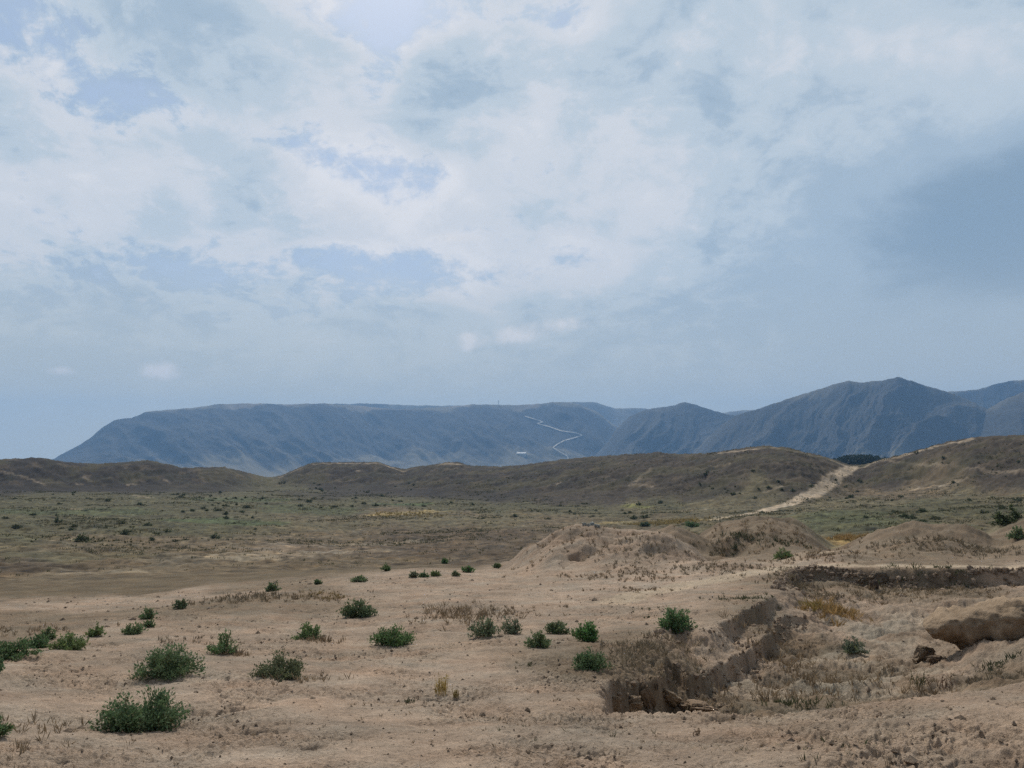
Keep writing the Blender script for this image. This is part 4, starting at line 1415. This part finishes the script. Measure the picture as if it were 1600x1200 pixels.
clod(986, 1110, 30, 22, 'squat crumbling earth block at the near corner of the pit', (0.1, 0.15, 0.4), 3, (0.31, 0.23, 0.155), r0=8.5)
clod(1010, 1104, 20, 36, 'tall dark earth block leaning left among the broken blocks', (0.1, -0.45, 0.2), 4, (0.24, 0.175, 0.12), r0=8.5)
clod(1044, 1094, 46, 14, 'tilted earth slab fallen from the cut face', (0.2, 0.55, 0.3), 5, (0.31, 0.23, 0.155), r0=8.5, depth=0.5)
clod(960, 1106, 18, 18, 'small earth block wedged in the leftmost corner of the pit', (0, 0.2, 0.1), 6, (0.29, 0.215, 0.145), r0=8.5)
clod(1088, 1112, 50, 14, 'low rounded hump of fallen earth on the pit floor by the near edge', (0, 0.05, 0.2), 7, (0.30, 0.21, 0.14), r0=8.5)
clod(1444, 1032, 24, 19, 'dark earth boulder on the floor below the wall remnant tip', (0, 0.2, 0.2), 12, (0.23, 0.17, 0.115))
clod(1462, 1034, 22, 8, 'small clod beside the dark earth boulder', (0, 0, 0), 13, (0.18, 0.13, 0.09))
clod(1365, 920, 12, 12, 'small dark clod under the far cut face of the pit', (0, 0, 0), 14, (0.12, 0.09, 0.07))
clod(1376, 908, 22, 12, 'grey clod fallen against the far cut face', (0, 0.2, 0), 15, (0.22, 0.175, 0.13))
clod(1350, 910, 16, 8, 'flat clod left of the grey one at the far cut face', (0, 0.1, 0), 16, (0.23, 0.18, 0.13))
for i, (px, py, w_, h_) in enumerate(((913, 821, 7, 4), (919, 822, 5, 4), (925, 821, 8, 5), (931, 822, 5, 3), (935, 823, 5, 3))):
    o = clod(px, py, w_, h_, ['leftmost pale stone', 'second pale stone from the left', 'biggest pale stone, middle one', 'fourth pale stone from the left', 'rightmost pale stone'][i] + ' of five on top of the big mound',
             (0, 0, i), 30 + i, (0.42, 0.42, 0.38), 'pale_stone', 'stone', 0.8, 20)
    o['group'] = 'pale stones on the mound'

# ---- loose crumbs of earth over the near slope (uncountable)
rng = np.random.default_rng(3)
n_ = 16000
az = rng.uniform(-0.66, 0.66, n_ * 2)
r = np.exp(rng.uniform(math.log(3.6), math.log(30), n_ * 2))
x, y = r * np.sin(az), r * np.cos(az)
ok = rng.random(n_ * 2) < 0.12 + 0.88 * sst(fbm(x / 1.6, y / 1.6, 3, 0.5, 81), -0.1, 0.5)
x, y, r = x[ok][:n_], y[ok][:n_], r[ok][:n_]
n_ = len(x)
z = ground_z(x, y, True)
octa = np.array([(1, 0, 0), (0, 1, 0), (-1, 0, 0), (0, -1, 0), (0, 0, 1), (0, 0, -1)], float)
octf = np.array([(0, 1, 4), (1, 2, 4), (2, 3, 4), (3, 0, 4), (1, 0, 5), (2, 1, 5), (3, 2, 5), (0, 3, 5)])
size = np.minimum(0.0048 * np.exp(rng.normal(size=n_) * 0.6) * (0.7 + r / 14), 0.06)
v = octa[None] * (0.6 + 0.8 * rng.random((n_, 6, 1))) * size[:, None, None] * np.array([1.3, 1.2, 0.8])
ang = rng.random(n_) * 6.28
ca, sa = np.cos(ang)[:, None], np.sin(ang)[:, None]
v = np.stack([v[..., 0] * ca - v[..., 1] * sa, v[..., 0] * sa + v[..., 1] * ca, v[..., 2]], -1)
v += np.stack([x, y, z + size * 0.2], 1)[:, None, :]
f = (octf[None] + 6 * np.arange(n_)[:, None, None]).reshape(-1)
cc = np.repeat(np.array(SAND2)[None] * (0.45 + 0.6 * rng.random(n_))[:, None], 6, 0)
tag(add_obj('dirt_crumbs', make_mesh('dirt_crumbs', v.reshape(-1, 3), f, 3, False, cc), MAT_GROUND), kind='stuff')

# ---- dead straw and twigs lying about (uncountable)
rng = np.random.default_rng(4)
n_ = 5200
az = rng.uniform(-0.66, 0.66, n_)
r = np.exp(rng.uniform(math.log(3.6), math.log(26), n_))
x, y = r * np.sin(az), r * np.cos(az)
ok = rng.random(n_) < 0.15 + 0.85 * sst(fbm(x / 2.1, y / 2.1, 3, 0.5, 191), 0.0, 0.4)
x, y, r = x[ok], y[ok], r[ok]
n_ = len(x)
c = np.stack([x, y, ground_z(x, y, True) + 0.006], 1)
d = np.stack([rng.normal(size=n_), rng.normal(size=n_), rng.normal(size=n_) * 0.16 + 0.08], 1)
v = leaf_quads(c, d, 0.03 + 0.10 * rng.random(n_) ** 2, np.maximum(0.0022, r * 0.00030), rng)
pick = rng.random(n_)[:, None]
cc = np.where(pick < 0.5, (0.13, 0.095, 0.06), np.where(pick < 0.8, (0.24, 0.18, 0.11), (0.46, 0.37, 0.23)))
tag(add_obj('straw_litter', make_mesh('straw_litter', v, np.arange(len(v)), 4, False, np.repeat(cc, 4, 0)), MAT_DRY), kind='stuff')

# ---- crumbled earth along the cut faces (uncountable)
rng = np.random.default_rng(21)
edges = []
for line, wgt, s0, s1 in ((FLOOR[:12], 55, 0.010, 0.05), (RIM[12:20], 80, 0.02, 0.09), (RIM[20:26], 35, 0.010, 0.05)):
    for (ax, ay), (bx, by) in zip(line[:-1], line[1:]):
        L_ = math.hypot(bx - ax, by - ay)
        for _ in range(int(wgt * L_)):
            t = rng.random()
            edges.append((ax + (bx - ax) * t, ay + (by - ay) * t, abs(rng.normal()) * 0.22 - 0.02, -(by - ay) / L_, (bx - ax) / L_, s0 + (s1 - s0) * rng.random() ** 3))
E = np.array(edges)
sgn = np.where(sd_poly(E[:, 0] + 0.1 * E[:, 3], E[:, 1] + 0.1 * E[:, 4], RIM) > sd_poly(E[:, 0] - 0.1 * E[:, 3], E[:, 1] - 0.1 * E[:, 4], RIM), 1, -1)
x, y = E[:, 0] + sgn * E[:, 2] * E[:, 3], E[:, 1] + sgn * E[:, 2] * E[:, 4]
size = E[:, 5]
z = ground_z(x, y, True) + size * 0.25
import bmesh
bm = bmesh.new()
bmesh.ops.create_icosphere(bm, subdivisions=1, radius=1.0)
iv = np.array([q.co[:] for q in bm.verts])
jf = np.array([[q.index for q in fc.verts] for fc in bm.faces])
bm.free()
n_ = len(x)
v = iv[None] * (0.65 + 0.6 * rng.random((n_, len(iv), 1))) * size[:, None, None] * (0.6 + 0.8 * rng.random((n_, 1, 3)))
v += np.stack([x, y, z], 1)[:, None, :]
f = (jf[None] + len(iv) * np.arange(n_)[:, None, None]).reshape(-1)
cc = np.repeat(np.array(SAND2)[None] * (0.55 + 0.5 * rng.random(n_))[:, None], len(iv), 0)
tag(add_obj('earth_rubble', make_mesh('earth_rubble', v.reshape(-1, 3), f, 3, False, cc), MAT_GROUND), kind='stuff')

# ------------------------------------------------------------------ far wood in the gap of the ramparts
rng = np.random.default_rng(9)
V, C = [], []
for i in range(420):
    px = rng.uniform(1265, 1420)
    rr = rng.uniform(560, 720)
    a_ = ray(px, 715)[0]
    x, y = rr * math.sin(a_), rr * math.cos(a_)
    zb = float(ground_z(np.array([x]), np.array([y]), False)[0])
    H = 4.0 + (1.0 - 0.3 * rng.random()) * 8 - (zb + 9.5)
    H = max(4.5, min(12.5, H))
    m = 46
    th, hh = rng.random(m) * 6.28, rng.random(m) ** 0.7
    rad = 0.28 * H * np.sqrt(1 - hh * 0.85) * (0.7 + 0.4 * rng.random(m))
    c = np.stack([x + rad * np.cos(th), y + rad * np.sin(th), zb + H * (0.05 + 0.92 * hh)], 1)
    V.append(leaf_quads(c, rng.normal(size=(m, 3)) + np.array([0, 0, 0.6]), np.full(m, 2.4), np.full(m, 0.75), rng))
    C.append(np.repeat(np.array((0.030, 0.048, 0.034))[None] * (0.7 + 0.6 * rng.random(m))[:, None], 4, 0))
V, C = np.concatenate(V), np.concatenate(C)
tag(add_obj('far_forest', make_mesh('far_forest', V, np.arange(len(V)), 4, False, C), MAT_LEAF), kind='stuff')

# ------------------------------------------------------------------ shed at the mountain foot, mast on the plateau
MAT_WHITE = simple_material('pale_sheeting', (0.62, 0.62, 0.60), 0.6, 0.08, 0.05)
MAT_STEEL = simple_material('galvanised_steel', (0.30, 0.31, 0.32), 0.5, 0.1, 0.3)


def box_data(name, boxes):
    v, f = [], []
    for (x0, x1, y0, y1, z0, z1) in boxes:
        b = len(v)
        v += [(x, y, z) for z in (z0, z1) for y in (y0, y1) for x in (x0, x1)]
        f += [tuple(b + k for k in q) for q in ((0, 2, 3, 1), (4, 5, 7, 6), (0, 1, 5, 4), (2, 6, 7, 3), (0, 4, 6, 2), (1, 3, 7, 5))]
    me = bpy.data.meshes.new(name)
    me.from_pydata(v, [], f)
    return me


q = M_PLATEAU.cast(815, 710)
root = bpy.data.objects.new('shed', None)
COL.objects.link(root)
root.location = q
root.rotation_euler = (0, 0, -0.25)
tag(root, 'long pale shed far off at the foot of the plateau mountain', 'shed')
add_obj('wall', box_data('wall', [(-22, 22, -12, -11, -12, 5), (-22, 22, 11, 12, -12, 5), (-22, -21, -11, 11, -12, 5), (21, 22, -11, 11, -12, 5)]), MAT_WHITE, root)
me = bpy.data.meshes.new('roof')
me.from_pydata([(-23, -13, 5), (23, -13, 5), (23, 0, 11), (-23, 0, 11), (-23, 13, 5), (23, 13, 5)], [], [(0, 1, 2, 3), (3, 2, 5, 4), (0, 3, 4), (1, 5, 2)])
add_obj('roof', me, MAT_WHITE, root)

az, t = ray(779, 632)
rr = M_PLATEAU.dc + 60
zt = float(M_PLATEAU.height(np.array([az]), np.array([rr]))[0][0])
root = bpy.data.objects.new('lattice_mast', None)
COL.objects.link(root)
root.location = (rr * math.sin(az), rr * math.cos(az), zt - 2)
tag(root, 'thin steel lattice mast standing on the plateau skyline', 'mast')


def bar(v, f, p, q_, w):
    p, q_ = Vector(p), Vector(q_)
    d = (q_ - p).normalized()
    s_ = d.cross(Vector((0.3, 1, 0.2))).normalized() * w
    u_ = d.cross(s_).normalized() * w
    b = len(v)
    for c in (p, q_):
        v += [c + s_ + u_, c - s_ + u_, c - s_ - u_, c + s_ - u_]
    f += [(b + i, b + (i + 1) % 4, b + 4 + (i + 1) % 4, b + 4 + i) for i in range(4)] + [(b, b + 3, b + 2, b + 1), (b + 4, b + 5, b + 6, b + 7)]


v, f = [], []
for sx in (-1, 1):
    for sy in (-1, 1):
        bar(v, f, (3.2 * sx, 3.2 * sy, 0), (0.6 * sx, 0.6 * sy, 36), 0.30)
for k in range(7):
    z0, z1 = k * 5.0, k * 5.0 + 5.0
    w0, w1 = 3.2 - 2.6 * z0 / 36, 3.2 - 2.6 * z1 / 36
    for sy in (-1, 1):
        bar(v, f, (-w0, sy * w0, z0), (w1, sy * w1, z1), 0.14)
        bar(v, f, (w0, sy * w0, z0), (-w1, sy * w1, z1), 0.14)
        bar(v, f, (sy * w0, -w0, z0), (sy * w1, w1, z1), 0.14)
me = bpy.data.meshes.new('lattice_tower')
me.from_pydata(v, [], f)
add_obj('lattice_tower', me, MAT_STEEL, root)
for z0, w in ((25, 7), (31, 5)):
    v, f = [], []
    bar(v, f, (-w, 0, z0), (w, 0, z0), 0.3)
    bar(v, f, (-w, 0, z0), (0, 0, z0 + 2.4), 0.2)
    bar(v, f, (w, 0, z0), (0, 0, z0 + 2.4), 0.2)
    me = bpy.data.meshes.new('crossarm')
    me.from_pydata(v, [], f)
    add_obj('crossarm', me, MAT_STEEL, root)

# ------------------------------------------------------------------ air
def build_haze():
    x0, x1, y0, y1, z0, z1 = -7000, 7000, -7000, 7000, -125, 490
    v = [(x, y, z) for z in (z0, z1) for y in (y0, y1) for x in (x0, x1)]
    f = [(0, 2, 3, 1), (4, 5, 7, 6), (0, 1, 5, 4), (2, 6, 7, 3), (0, 4, 6, 2), (1, 3, 7, 5)]
    me = bpy.data.meshes.new('haze')
    me.from_pydata(v, [], f)
    m = bpy.data.materials.new('haze_air')
    m.use_nodes = True
    N = Nodes(m.node_tree)
    vol = N.n('ShaderNodeVolumePrincipled')
    vol.inputs['Color'].default_value = (0.29, 0.55, 0.96, 1)
    vol.inputs['Density'].default_value = 1.4e-4
    vol.inputs['Anisotropy'].default_value = 0.2
    o = N.n('ShaderNodeOutputMaterial')
    N.put(o.inputs['Volume'], vol.outputs[0])
    return tag(add_obj('haze', me, m), kind='stuff')


build_haze()
